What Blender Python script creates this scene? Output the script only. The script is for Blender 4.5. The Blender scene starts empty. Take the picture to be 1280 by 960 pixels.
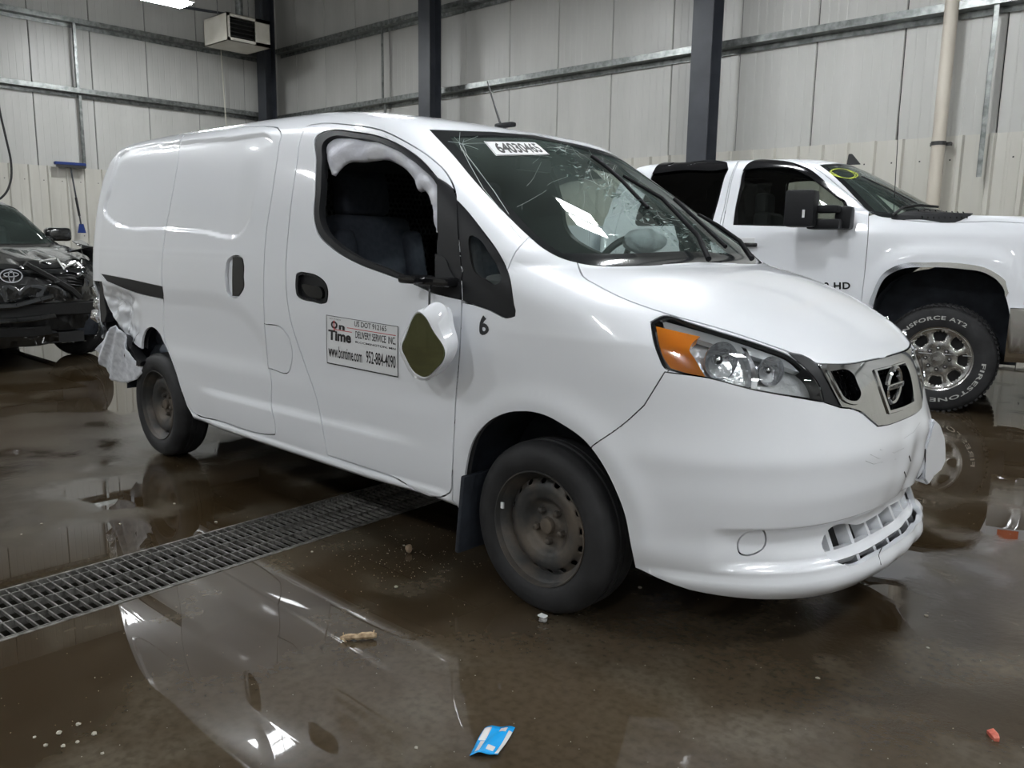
import bpy, bmesh, math, random
import numpy as np
from mathutils import Vector, Matrix
from mathutils.bvhtree import BVHTree
from mathutils.geometry import delaunay_2d_cdt
PI = math.pi
SC = bpy.context.scene
COL = SC.collection
rnd = random.Random(7)

# ------------------------------------------------------------------ camera
F_PX = 1038.39
CAM = np.array([1.764, -2.878, 1.256])
YAW, PITCH, ROLL = math.radians(42.93), math.radians(9.702), math.radians(0.865)
_d = np.array([-math.sin(YAW) * math.cos(PITCH), math.cos(YAW) * math.cos(PITCH), -math.sin(PITCH)])
_r = np.cross(_d, [0, 0, 1.0]); _r /= np.linalg.norm(_r); _u = np.cross(_r, _d)
_r2 = math.cos(ROLL) * _r + math.sin(ROLL) * _u
_u2 = -math.sin(ROLL) * _r + math.cos(ROLL) * _u
CM = np.array([_r2, _u2, _d])
cam_data = bpy.data.cameras.new('camera')
cam = bpy.data.objects.new('camera', cam_data); COL.objects.link(cam)
cam.matrix_world = Matrix(((_r2[0], _u2[0], -_d[0], CAM[0]), (_r2[1], _u2[1], -_d[1], CAM[1]),
                           (_r2[2], _u2[2], -_d[2], CAM[2]), (0, 0, 0, 1)))
cam_data.sensor_width = 36.0
cam_data.lens = F_PX / 1280 * 36.0
cam_data.clip_start = 0.05
SC.camera = cam
SC.view_settings.view_transform = 'Standard'
SC.view_settings.look = 'None'
SC.view_settings.exposure = 0.0
SC.view_settings.gamma = 1.0

# ------------------------------------------------------------------ world and lamps
world = bpy.data.worlds.new('world'); SC.world = world
world.use_nodes = True
world.node_tree.nodes['Background'].inputs[0].default_value = (0.75, 0.8, 0.9, 1)
world.node_tree.nodes['Background'].inputs[1].default_value = 0.25
LAMP_Z = 4.88
LAMP_W = 128.0
LAMPS = [(-11.7, 3.45), (-6.4, 3.6), (-1.7, 4.1), (4.0, 3.6), (8.6, 3.45),
         (-10.6, -2.2), (-6.0, -2.2), (-.9, -.1), (3.6, -.6), (8.6, -2.2),
         (-10.6, -6.4), (-5.6, -6.4), (-.7, -6.4), (3.6, -6.4), (8.6, -6.4)]

# ------------------------------------------------------------------ node materials
def mat(name, col, rough=0.5, metal=0.0, **k):
    m = bpy.data.materials.new(name); m.use_nodes = True
    b = m.node_tree.nodes['Principled BSDF']
    b.inputs['Base Color'].default_value = (*col, 1)
    b.inputs['Roughness'].default_value = rough
    b.inputs['Metallic'].default_value = metal
    for kk, vv in k.items():
        b.inputs[kk.replace('_', ' ')].default_value = vv
    return m

def nz(m, scale=8, c1=None, c2=None, lo=.35, hi=.65, bump=0, bscale=None, rough=None, detail=6, coord='Object', stretch=None):
    """colour variation, relief and gloss variation from noise"""
    nt = m.node_tree; N = nt.nodes; L = nt.links; b = N['Principled BSDF']
    tc = N.new('ShaderNodeTexCoord'); src = tc.outputs[coord]
    if stretch:
        mp = N.new('ShaderNodeMapping'); mp.inputs['Scale'].default_value = stretch
        L.new(src, mp.inputs[0]); src = mp.outputs[0]
    no = N.new('ShaderNodeTexNoise'); no.inputs['Scale'].default_value = scale; no.inputs['Detail'].default_value = detail
    L.new(src, no.inputs['Vector'])
    mr = N.new('ShaderNodeMapRange'); mr.inputs[1].default_value = lo; mr.inputs[2].default_value = hi
    L.new(no.outputs[0], mr.inputs[0])
    if c1 is not None:
        mx = N.new('ShaderNodeMix'); mx.data_type = 'RGBA'
        mx.inputs[6].default_value = (*c1, 1); mx.inputs[7].default_value = (*c2, 1)
        L.new(mr.outputs[0], mx.inputs[0]); L.new(mx.outputs[2], b.inputs['Base Color'])
    if rough:
        m2 = N.new('ShaderNodeMapRange'); m2.inputs[3].default_value = rough[0]; m2.inputs[4].default_value = rough[1]
        L.new(mr.outputs[0], m2.inputs[0]); L.new(m2.outputs[0], b.inputs['Roughness'])
    if bump:
        n2 = N.new('ShaderNodeTexNoise'); n2.inputs['Scale'].default_value = bscale or scale * 3; n2.inputs['Detail'].default_value = 5
        L.new(src, n2.inputs['Vector'])
        bp = N.new('ShaderNodeBump'); bp.inputs['Strength'].default_value = bump; bp.inputs['Distance'].default_value = 0.01
        L.new(n2.outputs[0], bp.inputs['Height']); L.new(bp.outputs[0], b.inputs['Normal'])
    return m

# ------------------------------------------------------------------ object helpers
def link(o, parent=None):
    COL.objects.link(o)
    if parent is not None: o.parent = parent
    return o

def mesh_obj(name, V, F, m, parent=None, smooth=False, loc=None, rot=None, normals=None):
    me = bpy.data.meshes.new(name)
    me.from_pydata([tuple(map(float, v)) for v in V], [], [tuple(map(int, f)) for f in F])
    if smooth: me.polygons.foreach_set('use_smooth', [True] * len(me.polygons))
    if m is not None: me.materials.append(m)
    me.update()
    if normals is not None: me.normals_split_custom_set_from_vertices([tuple(map(float, n)) for n in normals])
    o = bpy.data.objects.new(name, me)
    link(o, parent)
    if loc is not None: o.location = loc
    if rot is not None: o.rotation_euler = rot
    return o

def bm_obj(name, bm, m, parent=None, smooth=False, loc=None, rot=None, angle=35):
    me = bpy.data.meshes.new(name); bm.normal_update()
    if smooth:
        for f in bm.faces: f.smooth = True
        ca = math.radians(angle)
        for e in bm.edges:
            if len(e.link_faces) == 2 and e.calc_face_angle(0) > ca: e.smooth = False
    bm.to_mesh(me); bm.free()
    if m is not None: me.materials.append(m)
    o = bpy.data.objects.new(name, me); link(o, parent)
    if loc is not None: o.location = loc
    if rot is not None: o.rotation_euler = rot
    return o

def empty(name, label, cat, loc=(0, 0, 0), rz=0, group=None):
    o = bpy.data.objects.new(name, None); link(o); o.location = loc; o.rotation_euler = (0, 0, rz)
    o.empty_display_size = .1
    return tag(o, label, cat, group)

def tag(o, label=None, cat=None, group=None, kind=None):
    if label: o['label'] = label
    if cat: o['category'] = cat
    if group: o['group'] = group
    if kind: o['kind'] = kind
    return o

def box(bm, c, s, rot=None, bev=0, seg=1):
    """box centred at c of size s"""
    r = bmesh.ops.create_cube(bm, size=1)
    vs = r['verts']
    M = Matrix.Translation(Vector(c)) @ (rot.to_4x4() if rot is not None else Matrix()) @ Matrix.Diagonal((*s, 1))
    bmesh.ops.transform(bm, matrix=M, verts=vs)
    if bev:
        es = list({e for v in vs for e in v.link_edges})
        bmesh.ops.bevel(bm, geom=es, offset=bev, segments=seg, affect='EDGES', profile=.6)
    return vs

def box_obj(name, c, s, m, parent=None, bev=0, seg=1, rot=None, smooth=False, loc=None):
    bm = bmesh.new(); box(bm, c, s, rot, bev, seg)
    return bm_obj(name, bm, m, parent, smooth=smooth or bev > 0, loc=loc)

def tube(bm, pts, r, n=8, cap=True, closed=False):
    pts = [Vector(p) for p in pts]
    if not hasattr(r, '__len__'): r = [r] * len(pts)
    rings = []; up = None
    for i, p in enumerate(pts):
        a = pts[i - 1] if (i > 0 or closed) else p
        b = pts[(i + 1) % len(pts)] if (i < len(pts) - 1 or closed) else p
        t = (b - a).normalized()
        if up is None:
            up = Vector((0, 0, 1)) if abs(t.z) < .9 else Vector((1, 0, 0))
        s = t.cross(up).normalized(); up = s.cross(t).normalized()
        rings.append([bm.verts.new(p + r[i] * (math.cos(2 * PI * k / n) * s + math.sin(2 * PI * k / n) * up)) for k in range(n)])
    m = len(rings)
    for i in range(m if closed else m - 1):
        A = rings[i]; B = rings[(i + 1) % m]
        for k in range(n):
            bm.faces.new((A[k], A[(k + 1) % n], B[(k + 1) % n], B[k]))
    if cap and not closed:
        bm.faces.new(rings[0][::-1]); bm.faces.new(rings[-1])

def tube_obj(name, pts, r, m, parent=None, n=8, closed=False, loc=None):
    bm = bmesh.new(); tube(bm, pts, r, n, closed=closed)
    bmesh.ops.recalc_face_normals(bm, faces=bm.faces)
    return bm_obj(name, bm, m, parent, smooth=True, loc=loc, angle=50)

def lathe(bm, prof, n=48, axis='y', c=(0, 0, 0), closed=False):
    """prof: (r, h) points revolved about the axis through c"""
    rings = []
    for r, h in prof:
        ring = []
        for k in range(n):
            a = 2 * PI * k / n
            if axis == 'y': v = (c[0] + r * math.cos(a), c[1] + h, c[2] + r * math.sin(a))
            elif axis == 'z': v = (c[0] + r * math.cos(a), c[1] + r * math.sin(a), c[2] + h)
            else: v = (c[0] + h, c[1] + r * math.cos(a), c[2] + r * math.sin(a))
            ring.append(bm.verts.new(v))
        rings.append(ring)
    m = len(rings)
    for i in range(m if closed else m - 1):
        A = rings[i]; B = rings[(i + 1) % m]
        for k in range(n):
            bm.faces.new((A[k], B[k], B[(k + 1) % n], A[(k + 1) % n]))
    return rings

def lathe_obj(name, prof, m, parent=None, n=48, axis='y', c=(0, 0, 0), closed=False, caps=False, loc=None, angle=35):
    bm = bmesh.new(); R = lathe(bm, prof, n, axis, c, closed)
    if caps: bm.faces.new(R[0][::-1]); bm.faces.new(R[-1])
    bmesh.ops.recalc_face_normals(bm, faces=bm.faces)
    return bm_obj(name, bm, m, parent, smooth=True, loc=loc, angle=angle)

def prism(bm, poly, f0, f1):
    """poly 2D list; f0/f1 map 2D point to 3D on the two ends"""
    A = [bm.verts.new(f0(*p)) for p in poly]; B = [bm.verts.new(f1(*p)) for p in poly]
    n = len(poly)
    bm.faces.new(A[::-1]); bm.faces.new(B)
    for i in range(n): bm.faces.new((A[i], A[(i + 1) % n], B[(i + 1) % n], B[i]))

def prism_obj(name, poly, f0, f1, m, parent=None, bev=0, seg=2, loc=None):
    bm = bmesh.new(); prism(bm, poly, f0, f1)
    bmesh.ops.recalc_face_normals(bm, faces=bm.faces)
    if bev: bmesh.ops.bevel(bm, geom=list(bm.edges), offset=bev, segments=seg, affect='EDGES')
    return bm_obj(name, bm, m, parent, smooth=bev > 0, loc=loc)

def spline(pts, step=4.0, closed=True):
    """Catmull-Rom through points; a point with a third item is a sharp corner"""
    n = len(pts); P = [np.array(p[:2], float) for p in pts]; C = [len(p) > 2 for p in pts]
    out = []
    rng = n if closed else n - 1
    for i in range(rng):
        p1, p2 = P[i], P[(i + 1) % n]
        p0 = P[i - 1] if (closed or i > 0) and not C[i] else 2 * p1 - p2
        p3 = P[(i + 2) % n] if (closed or i < n - 2) and not C[(i + 1) % n] else 2 * p2 - p1
        L = np.linalg.norm(p2 - p1)
        d0 = max(np.linalg.norm(p1 - p0), 1e-6); d2 = max(np.linalg.norm(p3 - p2), 1e-6); d1 = max(L, 1e-6)
        m1 = (p2 - p1) / d1 - (p2 - p0) / (d0 + d1) + (p1 - p0) / d0
        m2 = (p3 - p2) / d2 - (p3 - p1) / (d1 + d2) + (p2 - p1) / d1
        if C[i] : m1 = (p2 - p1) / d1
        if C[(i + 1) % n]: m2 = (p2 - p1) / d1
        m1 = m1 * d1; m2 = m2 * d1
        k = max(1, int(math.ceil(L / step)))
        for j in range(k):
            t = j / k
            h = (2 * t**3 - 3 * t**2 + 1) * p1 + (t**3 - 2 * t**2 + t) * m1 + (-2 * t**3 + 3 * t**2) * p2 + (t**3 - t**2) * m2
            out.append(h)
    if not closed: out.append(P[-1])
    return np.array(out)

def inside(poly, pts):
    """vectorised point in polygon"""
    poly = np.asarray(poly); x, y = pts[:, 0], pts[:, 1]
    r = np.zeros(len(pts), bool)
    a = poly; b = np.roll(poly, -1, 0)
    for (x1, y1), (x2, y2) in zip(a, b):
        c = ((y1 > y) != (y2 > y))
        if y1 != y2:
            r ^= c & (x < (x2 - x1) * (y - y1) / (y2 - y1) + x1)
    return r

def seg_dist(poly, pts, closed=True):
    a = np.asarray(poly, float); b = np.roll(a, -1, 0)
    if not closed: a, b = a[:-1], b[:-1]
    best = np.full(len(pts), 1e9)
    for p, q in zip(a, b):
        d = q - p; L = (d @ d) or 1e-12
        t = np.clip(((pts - p) @ d) / L, 0, 1)
        e = pts - p - t[:, None] * d
        best = np.minimum(best, (e * e).sum(1))
    return np.sqrt(best)

def tri_domain(outer, cuts, grid, mind):
    """triangulate outer minus cuts with interior grid points; all 2D arrays"""
    outer = np.asarray(outer); bb0 = outer.min(0); bb1 = outer.max(0)
    g = grid
    if len(g):
        g = g[(g[:, 0] > bb0[0]) & (g[:, 0] < bb1[0]) & (g[:, 1] > bb0[1]) & (g[:, 1] < bb1[1])]
        g = g[inside(outer, g)]
    loops = [outer]
    for c in cuts:
        c = np.asarray(c)
        if (c.min(0) > bb1).any() or (c.max(0) < bb0).any(): continue
        loops.append(c)
        if len(g): g = g[~inside(c, g)]
    for c in loops:
        if len(g): g = g[seg_dist(c, g) > mind]
    pts = []; edges = []
    for c in loops:
        s = len(pts); pts += [tuple(p) for p in c]; n = len(c)
        edges += [(s + i, s + (i + 1) % n) for i in range(n)]
    pts += [tuple(p) for p in g]
    r = delaunay_2d_cdt([Vector(p) for p in pts], edges, [], 0, 1e-5)
    V = np.array([tuple(v) for v in r[0]]); T = np.array([tuple(f) for f in r[2]])
    c = V[T].mean(1)
    ok = inside(outer, c)
    for l in loops[1:]: ok &= ~inside(l, c)
    T = T[ok]
    if len(T) == 0: raise RuntimeError("empty panel")
    used = np.unique(T); mp = -np.ones(len(V), int); mp[used] = np.arange(len(used))
    return V[used], mp[T]

def boundary(T):
    E = {}
    for a, b, c in T:
        for e in ((a, b), (b, c), (c, a)):
            if (e[1], e[0]) in E: del E[(e[1], e[0])]
            else: E[e] = 1
    return list(E)

def sheet(name, P, N, T, m, parent=None, gap=0.0, flange=0.012, both=0, flip=False):
    """surface mesh P with normals N, edges pulled in by gap and turned inward by flange; both = thickness closed at the back"""
    P = P.copy(); B = boundary(T)
    if gap or flange:
        acc = np.zeros_like(P)
        for a, b in B:
            e = P[b] - P[a]; L = np.linalg.norm(e)
            if L < 1e-9: continue
            nn = N[a] + N[b]; ins = np.cross(nn, e); l2 = np.linalg.norm(ins)
            if l2 < 1e-12: continue
            ins /= l2
            acc[a] += ins; acc[b] += ins
        l = np.linalg.norm(acc, axis=1, keepdims=True); l[l < 1e-9] = 1
        acc /= l
        P += acc * gap
    V = list(P); NN = list(N); F = [tuple(t) for t in T]
    if flange:
        idx = {}
        for a, b in B:
            for v in (a, b):
                if v not in idx:
                    idx[v] = len(V)
                    V.append(P[v]); NN.append(-acc[v]); V.append(P[v] - N[v] * flange); NN.append(-acc[v])
            F.append((idx[b], idx[a], idx[a] + 1, idx[b] + 1))
    if both:
        s = len(V)
        V += list(P - N * both); NN += list(-N)
        F += [(s + t[0], s + t[2], s + t[1]) for t in T]
    if flip:
        V = [np.array((v[0], -v[1], v[2])) for v in V]; NN = [np.array((n[0], -n[1], n[2])) for n in NN]
        F = [f[::-1] for f in F]
    return mesh_obj(name, V, F, m, parent, smooth=True, normals=NN)

# ------------------------------------------------------------------ pixel rays
def ray(u, v):
    d = np.array([(u - 640) / F_PX, -(v - 480) / F_PX, 1.0]) @ CM
    return d / np.linalg.norm(d)
def on_plane(u, v, P, n):
    d = ray(u, v); n = np.asarray(n, float)
    return CAM + d * (((np.asarray(P, float) - CAM) @ n) / (d @ n))
def onX(u, v, x): return on_plane(u, v, (x, 0, 0), (1, 0, 0))
def onY(u, v, y): return on_plane(u, v, (0, y, 0), (0, 1, 0))
def onZ(u, v, z=0): return on_plane(u, v, (0, 0, z), (0, 0, 1))

# ------------------------------------------------------------------ lofted body surface
def pchip(x, y):
    x = np.asarray(x, float); y = np.asarray(y, float); h = np.diff(x); d = np.diff(y) / h
    m = np.zeros_like(y)
    for i in range(1, len(x) - 1):
        if d[i - 1] * d[i] > 0:
            w1 = 2 * h[i] + h[i - 1]; w2 = h[i] + 2 * h[i - 1]
            m[i] = (w1 + w2) / (w1 / d[i - 1] + w2 / d[i])
    m[0] = d[0]; m[-1] = d[-1]
    def f(q):
        q = np.clip(np.asarray(q, float), x[0], x[-1])
        i = np.clip(np.searchsorted(x, q, side='right') - 1, 0, len(x) - 2)
        t = (q - x[i]) / h[i]
        return ((2 * t**3 - 3 * t**2 + 1) * y[i] + (t**3 - 2 * t**2 + t) * h[i] * m[i]
                + (-2 * t**3 + 3 * t**2) * y[i + 1] + (t**3 - t**2) * h[i] * m[i + 1])
    return f

class Surf:
    """rings: z, xr, rd, nr, Wr, Wm, W, xs, xf, nf. u 0..6 runs rear centre, right side (y<0), nose centre, left side, rear; v = ring index"""
    def __init__(s, rings, disp=None, M=None):
        R = np.array(rings, float); s.K = len(R) - 1
        t = np.arange(len(R))
        s.f = [pchip(t, R[:, i]) for i in range(R.shape[1])]
        s.disp = disp; s.M = M
        vv = np.linspace(0, s.K, 2000); s._zz = s.f[0](vv); s._vv = vv
        s.build()
    def vz(s, z): return np.interp(z, s._zz, s._vv)
    def base(s, u, v):
        u = np.asarray(u, float); v = np.asarray(v, float)
        mir = u > 3; w = np.where(mir, 6 - u, u)
        z, xr, rd, nr, Wr, Wm, W, xs, xf, nf = [f(v) for f in s.f]
        def se(phi, n):
            c = np.abs(np.cos(phi)); k = np.abs(np.sin(phi)); q = (c**n + k**n)**(-1 / n)
            return c * q, k * q
        c, k = se(np.clip(w, 0, 1) * PI / 2, nr)
        x0 = xr + rd * (1 - c); y0 = Wr * k
        f = np.clip(w - 1, 0, 1)
        x1 = xr + rd + (xs - xr - rd) * f
        y1 = Wr + (W - Wr) * f + (Wm - (W + Wr) / 2) * (1 - (2 * f - 1)**4)
        c, k = se((1 - np.clip(w - 2, 0, 1)) * PI / 2, nf)
        x2 = xs + (xf - xs) * c; y2 = W * k
        x = np.where(w < 1, x0, np.where(w < 2, x1, x2)); y = np.where(w < 1, y0, np.where(w < 2, y1, y2))
        return np.stack([x, np.where(mir, y, -y), z + 0 * x], -1)
    def nrm(s, fn, u, v, e=2e-3):
        u = np.asarray(u, float); v = np.asarray(v, float)
        a = fn(np.clip(u + e, 0, 6), v) - fn(np.clip(u - e, 0, 6), v)
        b = fn(u, np.clip(v + e, 0, s.K)) - fn(u, np.clip(v - e, 0, s.K))
        n = np.cross(a, b); l = np.linalg.norm(n, axis=-1, keepdims=True); l[l < 1e-12] = 1
        return n / l
    def pos(s, u, v):
        P = s.base(u, v)
        if s.disp is not None:
            N = s.nrm(s.base, u, v); P = P + N * s.disp(P)[..., None]
        return P
    def ev(s, u, v, off=0.0):
        P = s.pos(u, v); N = s.nrm(s.pos, u, v)
        return P + N * off, N
    def toW(s, P):
        return P if s.M is None else P @ np.array(s.M.to_3x3()).T + np.array(s.M.translation)
    def build(s):
        nu, nv = 360, 160
        uu = np.linspace(0, 6, nu); vv = np.linspace(0, s.K, nv)
        U, V = np.meshgrid(uu, vv, indexing='ij'); s.U = U.ravel(); s.Vg = V.ravel()
        P = s.toW(s.pos(s.U, s.Vg))
        F = [(i * nv + j, (i + 1) * nv + j, (i + 1) * nv + j + 1, i * nv + j + 1) for i in range(nu - 1) for j in range(nv - 1)]
        s.F = F; s.P = P
        s.bvh = BVHTree.FromPolygons([tuple(p) for p in P], F)
    def _uv(s, h, fi):
        q = s.F[fi]; A, B, D = (s.P[q[0]], s.P[q[1]], s.P[q[3]]); C = s.P[q[2]]
        h = np.array(h); a = b = .5
        for _ in range(6):
            X = (1 - a) * (1 - b) * A + a * (1 - b) * B + a * b * C + (1 - a) * b * D
            da = (1 - b) * (B - A) + b * (C - D); db = (1 - a) * (D - A) + a * (C - B)
            J = np.stack([da, db], 1); r = h - X
            sol = np.linalg.lstsq(J, r, rcond=None)[0]; a = min(1, max(0, a + sol[0])); b = min(1, max(0, b + sol[1]))
        return (s.U[q[0]] + a * (s.U[q[1]] - s.U[q[0]]), s.Vg[q[0]] + b * (s.Vg[q[3]] - s.Vg[q[0]]))
    def cast(s, u, v):
        d = Vector(ray(u, v)); o = Vector(CAM)
        h = s.bvh.ray_cast(o, d)
        if h[0] is None:
            best = (1e9, None)
            for t in np.linspace(2, 12, 41):
                n = s.bvh.find_nearest(o + d * float(t))
                if n[3] < best[0]: best = (n[3], t)
            t0 = best[1]
            for t in np.linspace(t0 - .25, t0 + .25, 26):
                n = s.bvh.find_nearest(o + d * float(t))
                if n[3] < best[0]: best = (n[3], t)
            n = s.bvh.find_nearest(o + d * float(best[1])); h = n
        return s._uv(h[0], h[2])
    def near(s, P):
        n = s.bvh.find_nearest(Vector(P)); return s._uv(n[0], n[2])
    def px(s, pts, step=5.0, closed=True, raw=False):
        """outline traced in the photograph -> surface coordinates"""
        q = np.array([p[:2] for p in pts], float) if raw else spline(pts, step, closed)
        return np.array([s.cast(*p) for p in q])
    def side(s, pts, step=.03, closed=True, yd=-1, raw=False):
        """outline given in (x, z) on the side -> surface coordinates"""
        q = np.array(pts, float) if raw else spline(pts, step, closed)
        out = []
        for x, z in q:
            M = s.M or Matrix()
            h = s.bvh.ray_cast(M @ Vector((x, 3 * yd, z)), M.to_3x3() @ Vector((0, -yd, 0)))
            if h[0] is None: h = s.bvh.find_nearest(M @ Vector((x, .8 * yd, z)))
            out.append(s._uv(h[0], h[2]))
        return np.array(out)
    def grid(s, du, zs):
        """interior grid: roughly du metres apart along, heights zs"""
        pts = []
        for z in zs:
            v = float(s.vz(z)); U = np.linspace(0, 6, 1500); P = s.base(U, np.full_like(U, v))
            L = np.concatenate([[0], np.cumsum(np.linalg.norm(np.diff(P, axis=0), axis=1))])
            n = max(4, int(L[-1] / du)); uq = np.interp(np.linspace(0, L[-1], n), L, U)
            pts.append(np.stack([uq, np.full_like(uq, v)], 1))
        return np.concatenate(pts)
SU = 1.0
def mirror_uv(q): return np.stack([6 - q[:, 0], q[:, 1]], 1)[::-1]
def sym(q):
    """half outline from nose centre to nose centre made whole"""
    return np.concatenate([q, mirror_uv(q)])

_tri = {}; _keep = []
def panel(name, S, outer, cuts, m, parent, grid, gap=.002, flange=.012, off=0.0, mind=None, flip=False, both=0, sc=None):
    """a panel lying on surface S; metric scaling keeps triangles well shaped"""
    sc = np.array(sc if sc is not None else (1.2, .09))   # metres per unit u and v (rough)
    T2 = lambda q: np.asarray(q) * sc
    key = (name, id(outer), len(cuts), len(grid))
    if key not in _tri:
        _tri[key] = tri_domain(T2(outer), [T2(c) for c in cuts], T2(grid) if len(grid) else np.zeros((0, 2)), mind or .006)
    V, T = _tri[key]
    _keep.append(outer)
    uv = V / sc
    P, N = S.ev(uv[:, 0], uv[:, 1], off)
    return sheet(name, P, N, T, m, parent, gap, flange, both, flip)

def text2d(s, size=1.0, bold=0.0, xs=1.0, sp=1.0):
    cu = bpy.data.curves.new('t', 'FONT'); cu.body = s; cu.size = size; cu.offset = bold; cu.space_character = sp
    cu.resolution_u = 3
    o = bpy.data.objects.new('t', cu); COL.objects.link(o)
    dg = bpy.context.evaluated_depsgraph_get(); dg.update()
    me = o.evaluated_get(dg).to_mesh()
    V = np.array([v.co[:] for v in me.vertices]) if len(me.vertices) else np.zeros((0, 3)); F = [tuple(p.vertices) for p in me.polygons]
    o.evaluated_get(dg).to_mesh_clear()
    bpy.data.objects.remove(o); bpy.data.curves.remove(cu)
    V = V[:, :2].copy()
    if len(V): V[:, 0] *= xs
    return V, F

def fit_text(s, x0, y0, x1, y1, bold=0.0, sp=1.0):
    """text filling the given rectangle exactly"""
    V, F = text2d(s, 1.0, bold, 1.0, sp)
    a = V.min(0); b = V.max(0)
    V = (V - a) / (b - a) * (np.array([x1, y1]) - [x0, y0]) + [x0, y0]
    return V, F
# ================================================================== THE ROOM
WX, WY, EX, SY, CZ = -14.44, 7.13, 10.0, -10.0, 6.5
m_wall = nz(mat('insulated_panel_paint', (.56, .555, .53), .38), 1.5, (.50, .50, .475), (.58, .575, .55), coord='Object', stretch=(1, 1, .4))
m_liner = nz(mat('liner_paint', (.60, .585, .53), .42), 3, (.54, .525, .47), (.62, .605, .555), .3, .75, coord='Object', stretch=(1, 1, .3))
m_galv = nz(mat('galvanised_steel', (.28, .29, .285), .36, .75), 14, (.17, .18, .175), (.34, .355, .345))
m_col = nz(mat('column_paint', (.035, .04, .05), .45), 4, (.03, .034, .043), (.045, .05, .06))
m_ceil = mat('ceiling_sheet', (.32, .32, .32), .6)
m_pipe = nz(mat('pvc_cream', (.58, .52, .44), .4), 3, (.5, .45, .38), (.62, .57, .49), stretch=(1, 1, .4))
m_bolt = mat('dark_bolt', (.06, .06, .06), .4, .6)

def floor_material():
    m = mat('wet_concrete', (.05, .045, .035), .1); nt = m.node_tree; N = nt.nodes; L = nt.links; b = N['Principled BSDF']
    tc = N.new('ShaderNodeTexCoord')
    def noise(sc, det=6, dist=0, stretch=None):
        n = N.new('ShaderNodeTexNoise'); n.inputs['Scale'].default_value = sc; n.inputs['Detail'].default_value = det
        n.inputs['Distortion'].default_value = dist
        L.new(tc.outputs['Object'], n.inputs['Vector']); return n.outputs[0]
    def ramp(x, a, b_, c=0, d=1, smooth=True):
        r = N.new('ShaderNodeMapRange'); r.inputs[1].default_value = a; r.inputs[2].default_value = b_
        r.inputs[3].default_value = c; r.inputs[4].default_value = d
        if smooth: r.interpolation_type = 'SMOOTHSTEP'
        L.new(x, r.inputs[0]); return r.outputs[0]
    def math_(op, x, y):
        r = N.new('ShaderNodeMath'); r.operation = op
        for i, q in enumerate((x, y)):
            if isinstance(q, (int, float)): r.inputs[i].default_value = q
            else: L.new(q, r.inputs[i])
        return r.outputs[0]
    def mix(f, a, c):
        r = N.new('ShaderNodeMix'); r.data_type = 'RGBA'; L.new(f, r.inputs[0])
        for i, q in ((6, a), (7, c)):
            if isinstance(q, tuple): r.inputs[i].default_value = (*q, 1)
            else: L.new(q, r.inputs[i])
        return r.outputs[2]
    big = noise(.55, 5, .6); mid = noise(2.6, 7, .3); fine = noise(38, 5); grit = noise(160, 2)
    c1 = mix(ramp(big, .38, .64), (.030, .019, .009), (.064, .048, .031))
    c2 = mix(ramp(mid, .45, .72), c1, (.088, .073, .052))
    c3 = mix(ramp(fine, .35, .75, 0, .5), c2, (.028, .022, .013))
    L.new(c3, b.inputs['Base Color'])
    # water film: standing water is smooth, drained patches are satin
    def basin(x, y, r):
        v = N.new('ShaderNodeVectorMath'); v.operation = 'DISTANCE'; v.inputs[1].default_value = (x, y, 0); L.new(tc.outputs['Object'], v.inputs[0])
        return ramp(v.outputs['Value'], r * .55, r, -.30, 0)
    lvl = math_('ADD', math_('MULTIPLY', big, .55), math_('MULTIPLY', mid, .45))
    for q in ((-.45, -1.75, 1.25), (.35, -1.5, .6), (-6.4, 0, 2.2)): lvl = math_('ADD', lvl, basin(*q))
    for q in ((1.5, -.3, 1.3), (1.9, .9, 1.4), (.7, -.55, .6), (-3.2, -1.3, 1.8)): lvl = math_('ADD', lvl, math_('MULTIPLY', basin(*q), -.38))
    dry = ramp(lvl, .49, .62)
    L.new(ramp(dry, 0, 1, .008, .25, False), b.inputs['Roughness'])
    b.inputs['IOR'].default_value = 1.48
    b.inputs['Specular IOR Level'].default_value = .5
    bp = N.new('ShaderNodeBump'); bp.inputs['Distance'].default_value = .004
    L.new(math_('MULTIPLY', dry, .55), bp.inputs['Strength'])
    h = math_('ADD', math_('MULTIPLY', fine, .5), math_('MULTIPLY', grit, .2)); L.new(h, bp.inputs['Height'])
    L.new(bp.outputs[0], b.inputs['Normal'])
    return m
m_floor = floor_material()

# drain frame of reference
G0 = Vector((-1.302, -1.45, 0)); GA = math.radians(3.2)      # grate centre and turn from the y axis
GD = Vector((-math.sin(GA), math.cos(GA), 0)); GS = Vector((math.cos(GA), math.sin(GA), 0))
GW, GL0, GL1 = .215, -1.75, 4.2
def gp(s, l, z=0): p = G0 + GS * s + GD * l; return (p.x, p.y, z)

bm = bmesh.new()
outer = [(WX - .3, SY - .2), (EX + .2, SY - .2), (EX + .2, WY + .3), (WX - .3, WY + .3)]
hole = [gp(-GW, GL0)[:2], gp(GW, GL0)[:2], gp(GW, GL1)[:2], gp(-GW, GL1)[:2]]
V, T = tri_domain(np.array(outer), [np.array(hole)], np.zeros((0, 2)), .01)
bm.free()
fl = mesh_obj('floor', [(x, y, 0) for x, y in V] , T, m_floor); tag(fl, kind='structure')
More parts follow.
